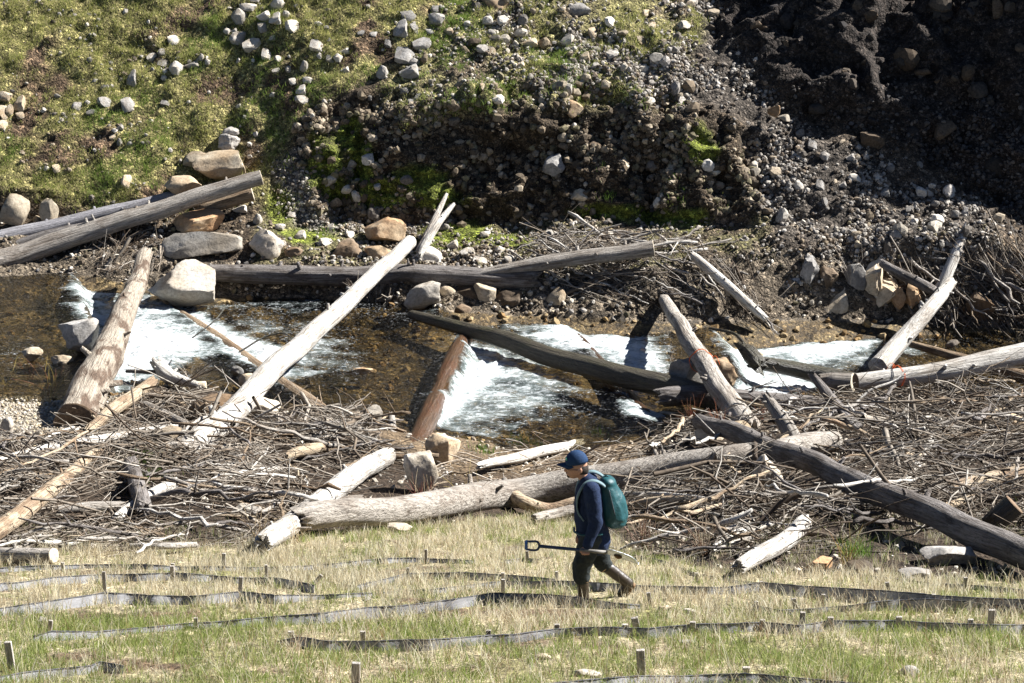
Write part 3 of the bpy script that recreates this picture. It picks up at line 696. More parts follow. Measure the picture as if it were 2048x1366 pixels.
log('fallen_log', [(1780, 988, 14, None), (1830, 935, 18, ('l', .4)), (1866, 872, 12, ('l', .8))], 'white_wood', 'thin white pole standing across the twigs right of the snag', ('broken', 'broken'), 82, 1, .10, 10)
log('fallen_log', [(1870, 1020, 18, None), (1945, 998, 16, None)], 'tan_wood', 'short tan log lying just above the long dark log', ('broken', 'broken'), 83, 1, .1, 12)
# near bank, left
log('fallen_log', [(528, 1086, 42, None), (600, 1030, 46, None), (690, 962, 44, None), (775, 905, 36, None)], 'white_wood', 'pale rough log lying diagonally onto the end of the long grey log', ('broken', 'broken'), 89, 5, .13, 20)
log('broken_stump', [(783, 830, 12, D(34.0)), (786, 870, 18, D(33.2)), (790, 925, 22, D(32.3))], 'grey_wood', 'upright pale snag with a frayed top beside the boulders', ('broken', 'round'), 90, 1, .14, 12, jag=3)
log('fallen_log', [(-30, 1082, 40, None), (20, 1045, 38, None), (110, 972, 32, None), (196, 903, 20, None)], 'tan_wood', 'tan barkless log at the left edge pointing up to the thick cut log', ('round', 'broken'), 97, 3, .10, 18)
log('long_branch', [(-20, 925, 14, None), (80, 898, 20, None), (160, 885, 22, None), (290, 860, 14, None), (398, 848, 8, None)], 'white_wood', 'long pale bent branch below the thick cut log', ('broken', 'broken'), 101, 3, .10, 12)
log('fallen_log', [(178, 862, 22, None), (240, 812, 28, None), (305, 768, 22, None)], 'tan_wood', 'cream splintered log beside the thick cut log', ('broken', 'broken'), 103, 3, .2, 14, jag=3.5)
log('fallen_log', [(288, 813, 18, None), (340, 838, 20, None), (395, 862, 16, None)], 'grey_wood', 'short brown grey log pointing down to the foot of the white log', ('broken', 'broken'), 105, 1, .10, 12)
log('short_log', [(-40, 1108, 30, None), (20, 1110, 32, None), (106, 1113, 32, None)], 'grey_wood', 'short grey sawn log lying in straw grass at the left edge', ('cut', 'cut'), 107, 1, .06, 20)
log('short_log', [(262, 1092, 12, None), (330, 1092, 14, None), (392, 1090, 12, None)], 'white_wood', 'small pale log at the grass edge left of the twig pile', ('broken', 'broken'), 109, 1, .1, 10)
log('fallen_log', [(238, 1028, 22, None), (290, 995, 24, None), (352, 962, 20, None)], 'white_wood', 'flat pale split log in the middle of the left twig pile', ('broken', 'broken'), 113, 1, .18, 12, jag=3.5)
log('fallen_log', [(262, 925, 30, None), (275, 975, 34, None), (288, 1020, 34, None)], 'charcoal_wood', 'grey half buried log pointing at the camera near the green grass', ('broken', 'broken'), 115, 0, .12, 14)
log('fallen_log', [(120, 1020, 18, None), (180, 1014, 22, None), (252, 1012, 18, None)], 'grey_wood', 'brown grey log lying level in the left twig pile', ('broken', 'broken'), 117, 1, .12, 12)
log('fallen_log', [(438, 962, 12, None), (500, 945, 14, None), (565, 938, 10, None)], 'white_wood', 'slim pale log in the middle of the twig pile', ('broken', 'broken'), 119, 2, .12, 10)
log('fallen_log', [(455, 978, 14, None), (500, 982, 16, None), (548, 986, 14, None)], 'grey_wood', 'short grey log below the slim pale one in the twig pile', ('broken', 'broken'), 121, 1, .12, 10)
log('fallen_log', [(575, 915, 18, None), (610, 903, 24, None), (655, 893, 20, None)], 'tan_wood', 'stubby cream log on top of the twig pile right of the white log foot', ('broken', 'broken'), 123, 1, .16, 12, jag=2)
log('fallen_log', [(962, 935, 16, None), (1050, 912, 22, None), (1155, 886, 20, None)], 'white_wood', 'pale frayed log on the mud in front of the turquoise pool', ('broken', 'broken'), 127, 2, .13, 12, jag=4)
log('bent_branch', [(1020, 985, 26, None), (1052, 1008, 28, None), (1095, 1018, 28, None), (1150, 1000, 22, None)], 'tan_wood', 'curved cream branch just below the long grey log', ('round', 'broken'), 131, 1, .08, 14)
log('fallen_log', [(1070, 1038, 18, None), (1110, 1030, 24, None), (1165, 1015, 24, None)], 'grey_wood', 'short grey log end sticking out in front of the person', ('broken', 'broken'), 133, 1, .12, 12)
log('fallen_log', [(1225, 1022, 14, None), (1290, 1006, 22, None), (1380, 1000, 20, None)], 'tan_wood', 'tan log behind the backpack among twigs', ('broken', 'broken'), 135, 2, .12, 12)
log('fallen_log', [(1245, 985, 10, None), (1330, 990, 13, None), (1420, 1000, 10, None)], 'white_wood', 'thin pale pole lying level right of the backpack', ('broken', 'broken'), 137, 1, .1, 10)
log('fallen_log', [(680, 1000, 14, None), (720, 998, 18, None)], 'grey_wood', 'tiny grey log stub at the end of the long log', ('broken', 'broken'), 139, 0, .1, 10)
for i_, (a_, b_) in enumerate((((1430, 1092), (1550, 1048)), ((1436, 1078), (1530, 1050)), ((1428, 1100), (1530, 1070)), ((1440, 1066), (1500, 1050)))):
    log('bleached_pole', [(a_[0], a_[1], 8, None), ((a_[0] + b_[0]) / 2, (a_[1] + b_[1]) / 2 - 4, 11, None), (b_[0], b_[1], 8, None)], 'white_wood', 'slim bleached pole in the bundle left of the short pale log', ('broken', 'broken'), 141 + i_, 0, .1, 8, group='bundle of bleached poles')
# ------------------------------------------------------------------ boulders
def boulder(px, py, wpx, hpx, mat, label, seed, spec=None, cuts=8, rough=.09, sub=4, name='boulder', cat='boulder', group=None, dep=.8, sink=.06, tilt=0.0, blk=.35):
    if isinstance(spec, tuple): b = at_d(px, py + hpx * .38, spec[1])
    elif isinstance(spec, (int, float)): b = at_z(px, py + hpx * .42, spec)
    else:
        b, n = hit(px, py + hpx * .34)
        if 780 < py < 1110: b = at_d(px, py + hpx * .34, b.y - .45)
    k = ppm(b); W = wpx / k; Dy = dep * min(W, hpx / k * 1.6)
    Hz = max((hpx / k - .16 * Dy) / .96, .5 * hpx / k)
    v, f = rock_geo(seed, sub, cuts, rough, .97, blk)
    v = v * np.array([W / 2, Dy / 2, Hz / 2])
    cen = at_d(px, py, b.y + Dy * .22)
    me = mk(name, v, f, True); me.set_sharp_from_angle(angle=math.radians(32))
    o = obj(name, me, M[mat], None, label, cat, group, None, cen); o.rotation_euler = (0, tilt, 0)
    return o
BL = [
 (365, 566, 140, 108, 'pale_rock', 'biggest pale boulder standing in the stream beside the leaning bark log', .12, 9, .10),
 (404, 488, 168, 78, 'pale_rock', 'long pale slab boulder lying above the big stream boulder', D(42.4), 8, .07),
 (533, 492, 72, 72, 'pale_rock', 'pointed pale grey boulder right of the long slab', D(42.3), 7, .08),
 (397, 443, 106, 54, 'orange_rock', 'rusty orange and pink boulder under the long grey log', D(43.2), 9, .10),
 (366, 369, 80, 46, 'tan_rock', 'flat topped cream boulder perched on the logs', D(43.9), 8, .06),
 (440, 330, 106, 72, 'tan_rock', 'large rounded cream boulder stacked behind the flat topped one', D(44.6), 6, .08),
 (398, 322, 78, 50, 'tan_rock', 'brown cream boulder wedged between stacked boulders', D(45.0), 7, .10),
 (458, 286, 46, 44, 'grey_rock', 'crumbly grey rock on top of the boulder stack', D(45.3), 12, .22),
 (462, 264, 34, 22, 'grey_rock', 'small jagged grey rock crowning the boulder stack', D(45.5), 12, .22),
 (770, 459, 86, 62, 'orange_rock', 'orange tan boulder near the top of the white diagonal log', D(42.9), 7, .07),
 (696, 500, 62, 48, 'brown_rock', 'dark rough boulder below left of the orange tan boulder', D(42.3), 10, .14),
 (758, 508, 60, 44, 'orange_rock', 'orange brown boulder touching the white diagonal log', D(42.2), 9, .10),
 (852, 516, 78, 56, 'pale_rock', 'smooth pale boulder behind the level log', D(42.2), 8, .07),
 (845, 590, 74, 66, 'pale_rock', 'pale boulder at the waterline below the level log', .02, 8, .09),
 (897, 584, 40, 34, 'tan_rock', 'small brown tan boulder under the level log', D(41.1), 8, .1),
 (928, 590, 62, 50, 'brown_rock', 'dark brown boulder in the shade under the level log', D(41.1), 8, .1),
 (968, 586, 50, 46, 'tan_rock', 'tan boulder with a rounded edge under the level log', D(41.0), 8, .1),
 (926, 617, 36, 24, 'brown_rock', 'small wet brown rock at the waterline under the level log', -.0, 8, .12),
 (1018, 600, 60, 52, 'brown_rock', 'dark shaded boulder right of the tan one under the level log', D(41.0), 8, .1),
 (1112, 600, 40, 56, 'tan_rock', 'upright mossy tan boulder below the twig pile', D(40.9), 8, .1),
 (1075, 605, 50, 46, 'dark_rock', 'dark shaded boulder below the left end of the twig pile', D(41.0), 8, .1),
 (630, 518, 46, 34, 'pale_rock', 'small pale boulder on the level log right of the pointed one', D(42.1), 8, .1),
 (590, 508, 44, 34, 'brown_rock', 'small brown boulder beside the pointed pale grey boulder', D(42.2), 8, .1),
 (156, 670, 82, 80, 'grey_rock', 'dark grey boulder in the upstream pool by the fall', .40, 7, .09),
 (66, 708, 42, 36, 'tan_rock', 'small pale rock in the upstream pool at the left', .38, 8, .1),
 (124, 719, 46, 20, 'tan_rock', 'low wet rock below the dark grey stream boulder', .38, 8, .1),
 (522, 822, 74, 52, 'pale_rock', 'white half shaded boulder beside the lower part of the white log', None, 7, .08),
 (420, 812, 84, 54, 'brown_rock', 'rough brown boulder left of the lower white log', None, 9, .14),
 (494, 766, 34, 46, 'tan_rock', 'upright tan rock at the end of the amber weir log', .1, 8, .1),
 (475, 742, 26, 24, 'grey_rock', 'small grey rock in the water at the amber weir log', .12, 8, .1),
 (398, 772, 34, 28, 'tan_rock', 'small cream rock beside the driftwood root', .15, 8, .1),
 (336, 872, 56, 44, 'tan_rock', 'cream rock with a flat face above the green grass clump', None, 8, .08),
 (742, 834, 48, 58, 'pale_rock', 'upright white pointed boulder at the stream edge', None, 7, .07),
 (842, 942, 72, 96, 'pale_rock', 'tall cream wedge boulder in front of the weir log end', None, 7, .07),
 (886, 894, 72, 66, 'tan_rock', 'blocky cream boulder behind the tall wedge boulder', None, 9, .08),
 (1374, 746, 72, 72, 'pale_rock', 'pale slanting boulder left of the rope bound grey log', -.15, 8, .08),
 (1444, 746, 62, 68, 'orange_rock', 'craggy orange brown rock right of the rope bound grey log', -.25, 10, .2),
 (1536, 950, 66, 92, 'pale_rock', 'upright pale boulder under the crossing of the two long logs', None, 7, .08),
 (1445, 605, 54, 66, 'tan_rock', 'upright cream slab behind the slim pale log at the far bank', D(41.4), 7, .06),
 (1420, 590, 50, 60, 'brown_rock', 'brown mossy rock behind the upright cream slab', D(41.6), 9, .12),
 (1480, 850, 46, 30, 'tan_rock', 'small cream rock at the foot of the rope bound grey log', None, 8, .1),
 (1340, 832, 66, 26, 'tan_rock', 'flat cream slab at the near end of the dark weir log', None, 8, .08),
 (1418, 872, 60, 36, 'tan_rock', 'flat cream rock under the left end of the dark long log', None, 8, .08),
 (1895, 1110, 110, 54, 'grey_rock', 'dark grey boulder beneath the long dark log', None, 7, .07),
 (1640, 1130, 54, 30, 'orange_rock', 'tan triangular rock on the grass edge', None, 8, .08),
 (1720, 1135, 60, 34, 'dark_rock', 'dark weathered rock left of the large grey boulder', None, 9, .12),
 (1830, 1150, 70, 34, 'grey_rock', 'low grey mottled rock in front of the large grey boulder', None, 9, .12),
 (490, 1018, 56, 26, 'pale_rock', 'flat pale rock buried in the left twig pile', None, 8, .08),
 (445, 900, 34, 24, 'pale_rock', 'small pale rock right of the foot of the white log', None, 8, .08),
 (800, 1055, 50, 22, 'pale_rock', 'small pale rock below the long grey log', None, 8, .08),
 (14, 855, 30, 50, 'pale_rock', 'white rock on the gravel beach at the left edge', None, 7, .07),
 (28, 420, 66, 74, 'tan_rock', 'cracked cream sandstone block at the left edge above the logs', D(43.4), 10, .05),
 (98, 424, 40, 60, 'tan_rock', 'narrow layered cream block beside the cracked sandstone', D(43.6), 10, .08),
 (1000, 22, 116, 96, 'orange_rock', 'tall orange brown crag at the top of the far slope', D(47.9), 11, .12),
 (960, 40, 50, 80, 'dark_rock', 'dark shaded crag leaning on the orange crag', D(47.7), 10, .16),
 (1162, 31, 52, 56, 'grey_rock', 'large grey boulder standing at the top of the scree', D(47.7), 7, .07),
 (1231, 25, 48, 36, 'orange_rock', 'tan boulder right of the large grey boulder at the top', D(48.0), 7, .08),
 (1158, 390, 34, 30, 'tan_rock', 'pale rock stuck in the dark cliff foot', D(43.9), 8, .1),
 (1150, 218, 42, 40, 'orange_rock', 'orange brown rock set in the upper edge of the dark cliff', D(45.0), 8, .1),
 (1108, 330, 46, 50, 'grey_rock', 'grey pale rock bulging from the middle of the dark cliff', D(44.4), 8, .12),
 (1240, 330, 40, 40, 'tan_rock', 'tan rock bulging from the dark cliff right of the grey one', D(44.3), 8, .12),
 (1190, 300, 34, 40, 'brown_rock', 'brown rock set between the grey and tan cliff rocks', D(44.6), 8, .12),
 (1547, 222, 26, 28, 'brown_rock', 'round brown rock balanced on the scree ridge', D(44.9), 6, .06),
 (1568, 236, 26, 18, 'pale_rock', 'pale flat rock beside the round brown ridge rock', D(44.8), 7, .08),
 (1745, 440, 34, 26, 'pale_rock', 'pale rock standing out on the lower scree', D(43.2), 8, .08),
 (1710, 470, 30, 30, 'grey_rock', 'grey rock low on the scree above the columns', D(42.5), 8, .08),
 (1580, 555, 56, 64, 'pale_rock', 'pale fluted rock column at the foot of the far bank', D(41.7), 8, .14),
 (1618, 540, 36, 60, 'pale_rock', 'slim pale rock column right of the fluted one', D(41.7), 8, .14),
 (1655, 560, 44, 60, 'brown_rock', 'shaded brown rock column in the middle of the bank', D(41.7), 8, .12),
 (1708, 550, 48, 56, 'grey_rock', 'rounded grey rock column in the middle of the bank', D(41.7), 8, .1),
 (1745, 552, 50, 66, 'tan_rock', 'cream rock column with a notched foot', D(41.6), 9, .14),
 (1795, 592, 28, 44, 'orange_rock', 'small orange hooked rock at the foot of the bank', D(41.4), 9, .16),
 (1825, 585, 30, 56, 'orange_rock', 'thin orange rock fin beside the hooked rock', D(41.4), 9, .16),
 (1853, 500, 46, 72, 'tan_rock', 'bright cream rock column behind the pale standing log', D(42.3), 8, .1),
 (1892, 490, 36, 54, 'orange_rock', 'shaded orange rock column behind the pale standing log', D(42.5), 8, .1),
 (1958, 502, 28, 56, 'orange_rock', 'bright orange rock column at the edge of the cliff shadow', D(42.3), 9, .1),
 (2022, 500, 40, 60, 'orange_rock', 'dim orange rock column inside the cliff shadow', D(42.8), 9, .1),
 (1440, 502, 44, 40, 'tan_rock', 'cream rock ledge above the slim pale log', D(42.3), 9, .12),
 (1482, 512, 30, 44, 'pale_rock', 'pale rock ledge right of the cream one', D(42.1), 9, .12),
 (1905, 688, 30, 20, 'dark_rock', 'dark rock in the calm pool by the twigs', -.55, 8, .12),
 (720, 742, 70, 22, 'orange_rock', 'sunlit orange slab lying under the clear water', -.12, 8, .06),
 (1860, 838, 46, 26, 'pale_rock', 'pale rock under the white log end', None, 8, .1),
 (2030, 840, 50, 30, 'tan_rock', 'cream rock among the twigs at the right edge', None, 8, .1),
 (1210, 1262, 0, 0, None, '', None, 0, 0),
 (1085, 1313, 34, 18, 'tan_rock', 'small cream stone in the grass below the fences', None, 8, .08),
 (1175, 1348, 60, 18, 'pale_rock', 'flat pale stone at the bottom of the grass', None, 8, .08),
 (1818, 1342, 40, 26, 'pale_rock', 'pale stone in the grass at the bottom right', None, 8, .08),
 (1378, 1222, 26, 12, 'pale_rock', 'small white stone in the grass right of the person', None, 8, .08),
 (1330, 1216, 30, 14, 'tan_rock', 'small tan stone in the grass left of the white stone', None, 8, .08),
 (85, 1240, 18, 16, 'pale_rock', 'small pale stone beside the stake on the left', None, 8, .08),
 (735, 1198, 16, 10, 'pale_rock', 'tiny pale stone in the grass left of the middle fence', None, 8, .08),
 (1375, 1285, 40, 12, 'grey_rock', 'flat grey stone in the grass below the long fence', None, 8, .08),
]
for i_, (px, py, wv, hv, mt_, lb, sp_, cu_, ro_) in enumerate(BL):
    if not mt_: continue
    if 'column' in lb or 'fin ' in lb or 'hooked' in lb or 'ledge' in lb: boulder(px, py + 6, wv * 1.1, hv * 1.35, 'grey_rock' if mt_ == 'pale_rock' else mt_, lb, 300 + i_ * 7, D(sp_[1] + .08), 9, ro_ * 1.6, 4, blk=.8, dep=1.15)
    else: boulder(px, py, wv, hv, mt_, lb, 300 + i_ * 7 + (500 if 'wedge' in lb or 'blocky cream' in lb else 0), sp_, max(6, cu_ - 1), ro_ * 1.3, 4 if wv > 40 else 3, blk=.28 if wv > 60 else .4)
rb_ = np.random.default_rng(31)
for i_ in range(12):
    px = 1500 + i_ * 46 + rb_.uniform(-8, 8); py = rb_.uniform(548, 612); w_ = rb_.uniform(38, 74)
    mt_ = ['brown_rock', 'dark_rock', 'brown_rock', 'tan_rock'][rb_.integers(0, 4)]
    boulder(px, py, w_, w_ * rb_.uniform(.9, 1.5), mt_, {'b': 'brown', 'd': 'blackish', 't': 'tan'}[mt_[0]] + ' blocky rock bedded in the ' + ('left' if i_ < 4 else 'middle' if i_ < 8 else 'right') + ' part of the right far bank', 2000 + i_, D(42.75 - (py - 500) * .012), 12, .12, 3, name='bank_rock', blk=.9, cat='rock', group='rocks bedded in the right far bank', dep=1.0)
# stones one can tell apart on the far slope: pixel centre, width, height
STV = []
for s_ in range(10):
    v_, f_ = rock_geo(900 + s_, 3, 12, .12, .98, .55); me_ = mk('stone', v_, f_, True); me_.set_sharp_from_angle(angle=math.radians(32)); STV.append(me_)
STM = {}
def stone(px, py, wv, hv, mat, label, group, i):
    b, n = hit(px, py + hv * .3)
    if b is None: return
    k = ppm(b); key = (i % 10, mat)
    if key not in STM:
        c_ = STV[i % 10].copy(); c_.materials.append(M[mat]); STM[key] = c_
    o = obj('stone', STM[key], None, None, label, 'stone', group)
    W = wv / k; Hh = hv / k
    o.scale = (W / 2, (W + Hh) / 4, Hh / 2 / .93); o.rotation_euler = (0, 0, 0); cen = at_d(px, py, b.y + .2 * W); o.location = cen
CL = {
 'pale stone in the jumbled cluster at the top of the grassy slope': ('cluster of stones at the slope top', 'pale_rock', [(482, 34, 40, 34), (527, 32, 28, 22), (554, 10, 34, 28), (496, 17, 36, 22), (550, 37, 26, 24), (586, 55, 32, 30), (527, 56, 26, 22), (477, 80, 38, 30), (504, 92, 38, 30), (533, 110, 20, 26), (455, 62, 18, 14), (468, 62, 14, 12), (570, 30, 22, 18), (510, 0, 26, 18), (545, 75, 16, 14), (556, 118, 14, 14)]),
 'pale stone in the small heap on the middle of the grassy slope': ('heap of stones on the grass', 'pale_rock', [(347, 82, 26, 20), (326, 106, 24, 16), (304, 116, 20, 20), (328, 128, 26, 20), (354, 137, 32, 30), (385, 130, 32, 18), (402, 116, 14, 18), (415, 126, 12, 16)]),
 'grey stone in the row half buried in the lower grassy slope': ('half buried stones low on the grass', 'grey_rock', [(263, 157, 22, 34), (208, 205, 28, 22), (255, 212, 28, 30), (154, 215, 22, 20), (183, 226, 20, 14), (330, 206, 18, 12), (175, 205, 12, 10), (240, 255, 14, 12), (238, 285, 12, 18)]),
 'blocky tan stone in the outcrop at the left edge of the slope': ('outcrop at the left edge', 'tan_rock', [(10, 195, 32, 26), (38, 208, 26, 32), (5, 226, 22, 30), (41, 232, 20, 14), (5, 252, 20, 22), (20, 222, 14, 26)]),
 'rounded stone in the line running down the gully between grass and cliff': ('stones down the gully', 'pale_rock', [(633, 92, 28, 26), (677, 116, 22, 18), (690, 102, 20, 14), (608, 135, 20, 28), (615, 162, 22, 18), (602, 180, 22, 20), (603, 200, 28, 18), (586, 164, 18, 14), (578, 140, 16, 16), (554, 142, 20, 12), (660, 118, 16, 16), (640, 112, 14, 14), (690, 140, 18, 14), (545, 190, 16, 12)]),
 'grey stone in the heap by the gully above the dark cliff': ('heap of stones above the cliff', 'grey_rock', [(873, 41, 34, 32), (801, 58, 32, 36), (827, 55, 20, 16), (817, 34, 36, 24), (871, 20, 22, 16), (844, 89, 38, 26), (810, 113, 42, 38), (830, 125, 30, 18), (818, 144, 42, 32), (764, 147, 26, 32), (810, 183, 20, 16), (835, 197, 22, 18), (822, 205, 18, 14), (860, 63, 20, 12), (747, 70, 20, 12), (723, 67, 16, 12), (776, 87, 14, 18), (740, 195, 16, 14)]),
 'pale stone lying loose on the grassy gravel ridge above the cliff': ('loose stones on the ridge', 'tan_rock', [(1058, 85, 36, 18), (1170, 157, 26, 20), (1211, 171, 22, 24), (1169, 113, 24, 18), (1281, 82, 24, 20), (1186, 67, 20, 22), (1292, 29, 18, 18), (1304, 53, 16, 16), (983, 102, 18, 20), (902, 63, 30, 16), (1040, 130, 20, 14), (1128, 190, 18, 14), (1125, 20, 14, 14), (920, 165, 16, 22), (965, 175, 14, 18), (1345, 100, 18, 14), (1000, 200, 16, 14)]),
 'angular stone lit by the sun on the scree ridge': ('stones on the scree ridge', 'grey_rock', [(1600, 268, 18, 18), (1625, 290, 20, 22), (1650, 312, 26, 18), (1700, 315, 20, 16), (1780, 338, 22, 18), (1755, 355, 18, 14), (1770, 385, 20, 18), (1840, 330, 14, 14), (1860, 385, 18, 20), (1900, 390, 22, 18), (1820, 420, 20, 16), (1640, 370, 18, 24), (1578, 370, 14, 20), (1685, 370, 16, 14), (1870, 408, 20, 14), (1910, 430, 18, 22), (1930, 425, 16, 20), (1650, 405, 14, 20)]),
 'pale stone lying alone in the lower grass near the logs': ('scattered low stones', 'tan_rock', [(114, 338, 20, 18), (253, 366, 22, 30), (225, 275, 12, 12), (45, 305, 10, 10), (75, 440, 20, 18)]),
 'cobble among the gravel on the terrace behind the level log': ('terrace cobbles', 'pale_rock', [(480, 418, 30, 16), (515, 440, 20, 26), (560, 455, 22, 16), (600, 470, 24, 18), (650, 485, 26, 18), (1100, 470, 20, 18), (1185, 490, 20, 22), (935, 505, 28, 20), (960, 520, 30, 16), (1000, 500, 20, 16), (905, 490, 24, 22), (890, 455, 20, 16), (970, 470, 22, 16), (660, 455, 20, 14), (700, 470, 22, 16), (1020, 520, 24, 16), (1220, 470, 18, 16), (560, 490, 26, 18), (585, 430, 18, 14), (920, 540, 26, 16)]),
}
si_ = 0
for lb, (gp_, mt_, L_) in CL.items():
    special = {}                            # the ones the photograph singles out by size or place in their group
    for word, key in (('largest', lambda s: -s[2] * s[3]), ('topmost', lambda s: s[1]), ('lowest', lambda s: -s[1]), ('leftmost', lambda s: s[0]), ('rightmost', lambda s: -s[0]), ('smallest', lambda s: s[2] * s[3]), ('second largest', lambda s: -s[2] * s[3]), ('tallest', lambda s: -s[3] / s[2]), ('flattest', lambda s: s[3] / s[2])):
        for j in sorted(range(len(L_)), key=lambda j: key(L_[j])):
            if j not in special: special[j] = word; break
            if word not in ('second largest',): break
    for j, (px, py, wv, hv) in enumerate(L_):
        stone(px, py, wv, hv, mt_, (special[j] + ' ' + lb) if j in special else lb, gp_, si_); si_ += 1
# ------------------------------------------------------------------ loose gravel and scree (uncountable): one mesh per region
def gravel(name, weight, n, smin, smax, label, rng, base, var=.3, sub=1, power=2.2, bury=.25, flat=.7):
    p, nn, k = scatter(weight, n, rng)
    vs = [rock_geo(1500 + j, sub, 5, .0)[0] for j in range(8)]; f = rock_geo(1500, sub, 5, 0)[1]
    s = smin + (smax - smin) * rng.random(n) ** power
    kind = rng.integers(0, 8, n); V = np.stack(vs)[kind]
    ang = rng.uniform(0, 6.28, (n, 2)); ca, sa = np.cos(ang[:, 0]), np.sin(ang[:, 0])
    V = V * (s[:, None, None] / 2) * np.stack([np.ones(n), rng.uniform(.6, 1, n), rng.uniform(.45, 1, n)], 1)[:, None]
    x = V[..., 0] * ca[:, None] - V[..., 1] * sa[:, None]; y = V[..., 0] * sa[:, None] + V[..., 1] * ca[:, None]
    cb, sb = np.cos(ang[:, 1]), np.sin(ang[:, 1]); z = V[..., 2]
    V = np.stack([x, y * cb[:, None] - z * sb[:, None], y * sb[:, None] + z * cb[:, None]], -1)
    V = V + (p + nn * (s * (.5 - bury) * flat)[:, None])[:, None]
    c = np.array(base)[rng.integers(0, len(base), n)] * (1 + var * rng.uniform(-1, 1, (n, 1)))
    c = np.repeat(c, V.shape[1], 0)
    Fc = (f[None] + (np.arange(n) * V.shape[1])[:, None, None]).reshape(-1, 3)
    return obj(name, mk(name, V.reshape(-1, 3), Fc, False, c), M['stone'], None, label, None, None, 'stuff')
rng = np.random.default_rng(5)
fm = {k: pmask(FPX, FPY, p, s) * (frow >= 8) for k, p, s in (('g', GRASSY, 25), ('c', CLIFF, 14), ('s', SCREE, 30), ('r', RIDGE, 25), ('d', SHADEC, 25), ('t', TERR, 14), ('ch', CHUTE, 12))}
inv = ((FPX > -60) & (FPX < 2110) & (FPY > -60) & (FPY < 1420)).astype(float)
GREY = [(.20, .18, .155), (.28, .255, .225), (.13, .112, .092), (.37, .335, .285), (.16, .125, .09), (.09, .072, .055), (.24, .22, .19)]
PALE = [(.42, .38, .31), (.34, .30, .24), (.24, .195, .14), (.46, .42, .36)]
BRWN = [(.12, .092, .062), (.18, .142, .095), (.085, .066, .045), (.26, .215, .155), (.145, .125, .075)]
clump = sstep(-.15, .35, fbm(fc * 1.3, 3, 301)) + .25
gravel('scree_gravel', fm['s'] * clump ** 2.0 * inv, 14000, .016, .14, 'grey angular gravel covering the sunlit scree', rng, GREY, .3, 1, 4.2)
gravel('ridge_gravel', fm['r'] * clump * inv + fm['ch'] * inv * 1.2, 4500, .02, .11, 'small mixed stones on the grassy ridge and chute', rng, GREY + PALE)
gravel('cliff_stones', fm['c'] * clump ** 1.3 * inv * (1 - .9 * moss[fa]), 5500, .03, .24, 'brown cobbles bedded in the dark eroded cliff', rng, BRWN, .35, 1, 4.0, .52)
gravel('shaded_scree', fm['d'] * inv * sstep(120, 330, FPY), 1800, .03, .13, 'rubble at the foot of the cliff, darkened to paint in its shade', rng, [(.07, .065, .062), (.10, .086, .072), (.05, .044, .04)], .3, 1, 2.2)  # stone colours lowered to put the cliff's shadow into them
gravel('terrace_gravel', (fm['t'] + .7 * ((frow == 8) | (frow == 9))) * clump ** 1.5 * inv * (1 - .8 * moss[fa]), 7000, .018, .13, 'mixed gravel on the low terrace along the far bank', rng, PALE + GREY + BRWN)
gravel('slope_pebbles', fm['g'] * inv * clump ** 2, 700, .03, .16, 'small pale stones scattered over the grassy slope', rng, PALE + GREY, .3, 1, 3.0, .4)
nb_w = pmask(FPX, FPY, BEACH, 15) * (frow <= 5)
gravel('beach_pebbles', nb_w * inv, 3000, .02, .07, 'pale pebbles of the small gravel beach', rng, PALE + [(.42, .34, .22)], .3, 1, 1.5, .3)
gravel('bank_pebbles', (((frow == 4) | (frow == 3)) * (clump - .2).clip(0)) * inv, 2200, .03, .12, 'small stones scattered under the driftwood on the near bank', rng, PALE, .3, 1, 2.2, .3)
gravel('bed_cobbles', ((frow >= 5) & (frow <= 7)) * inv * (clump - .1), 1100, .05, .20, 'amber cobbles on the stream bed', rng, [(.20, .125, .055), (.27, .185, .085), (.14, .09, .04), (.30, .22, .12)], .3, 1, 2.5, .35, .6)

dk = pmask(FPX, FPY, SHADEC, 30) * (frow >= 8) * inv
gravel('cliff_blocks', dk * (1 - .7 * sstep(150, 420, FPY)), 90, .15, .6, 'angular blocks jutting from the cliff, colour darkened for its shade', rng, [(.042, .036, .03), (.06, .048, .036), (.08, .058, .038), (.035, .031, .029)], .3, 2, 2.4, .55)  # block colours kept near black to deepen the shade painted there
gravel('ridge_blocks', (fm['r'] + .7 * fm['s'] + .6 * fm['c']) * inv * (clump - .2).clip(0), 260, .12, .36, 'larger mixed rocks among the scree and cliff', rng, PALE + GREY[:4] + BRWN, .3, 2, 2.2, .3)
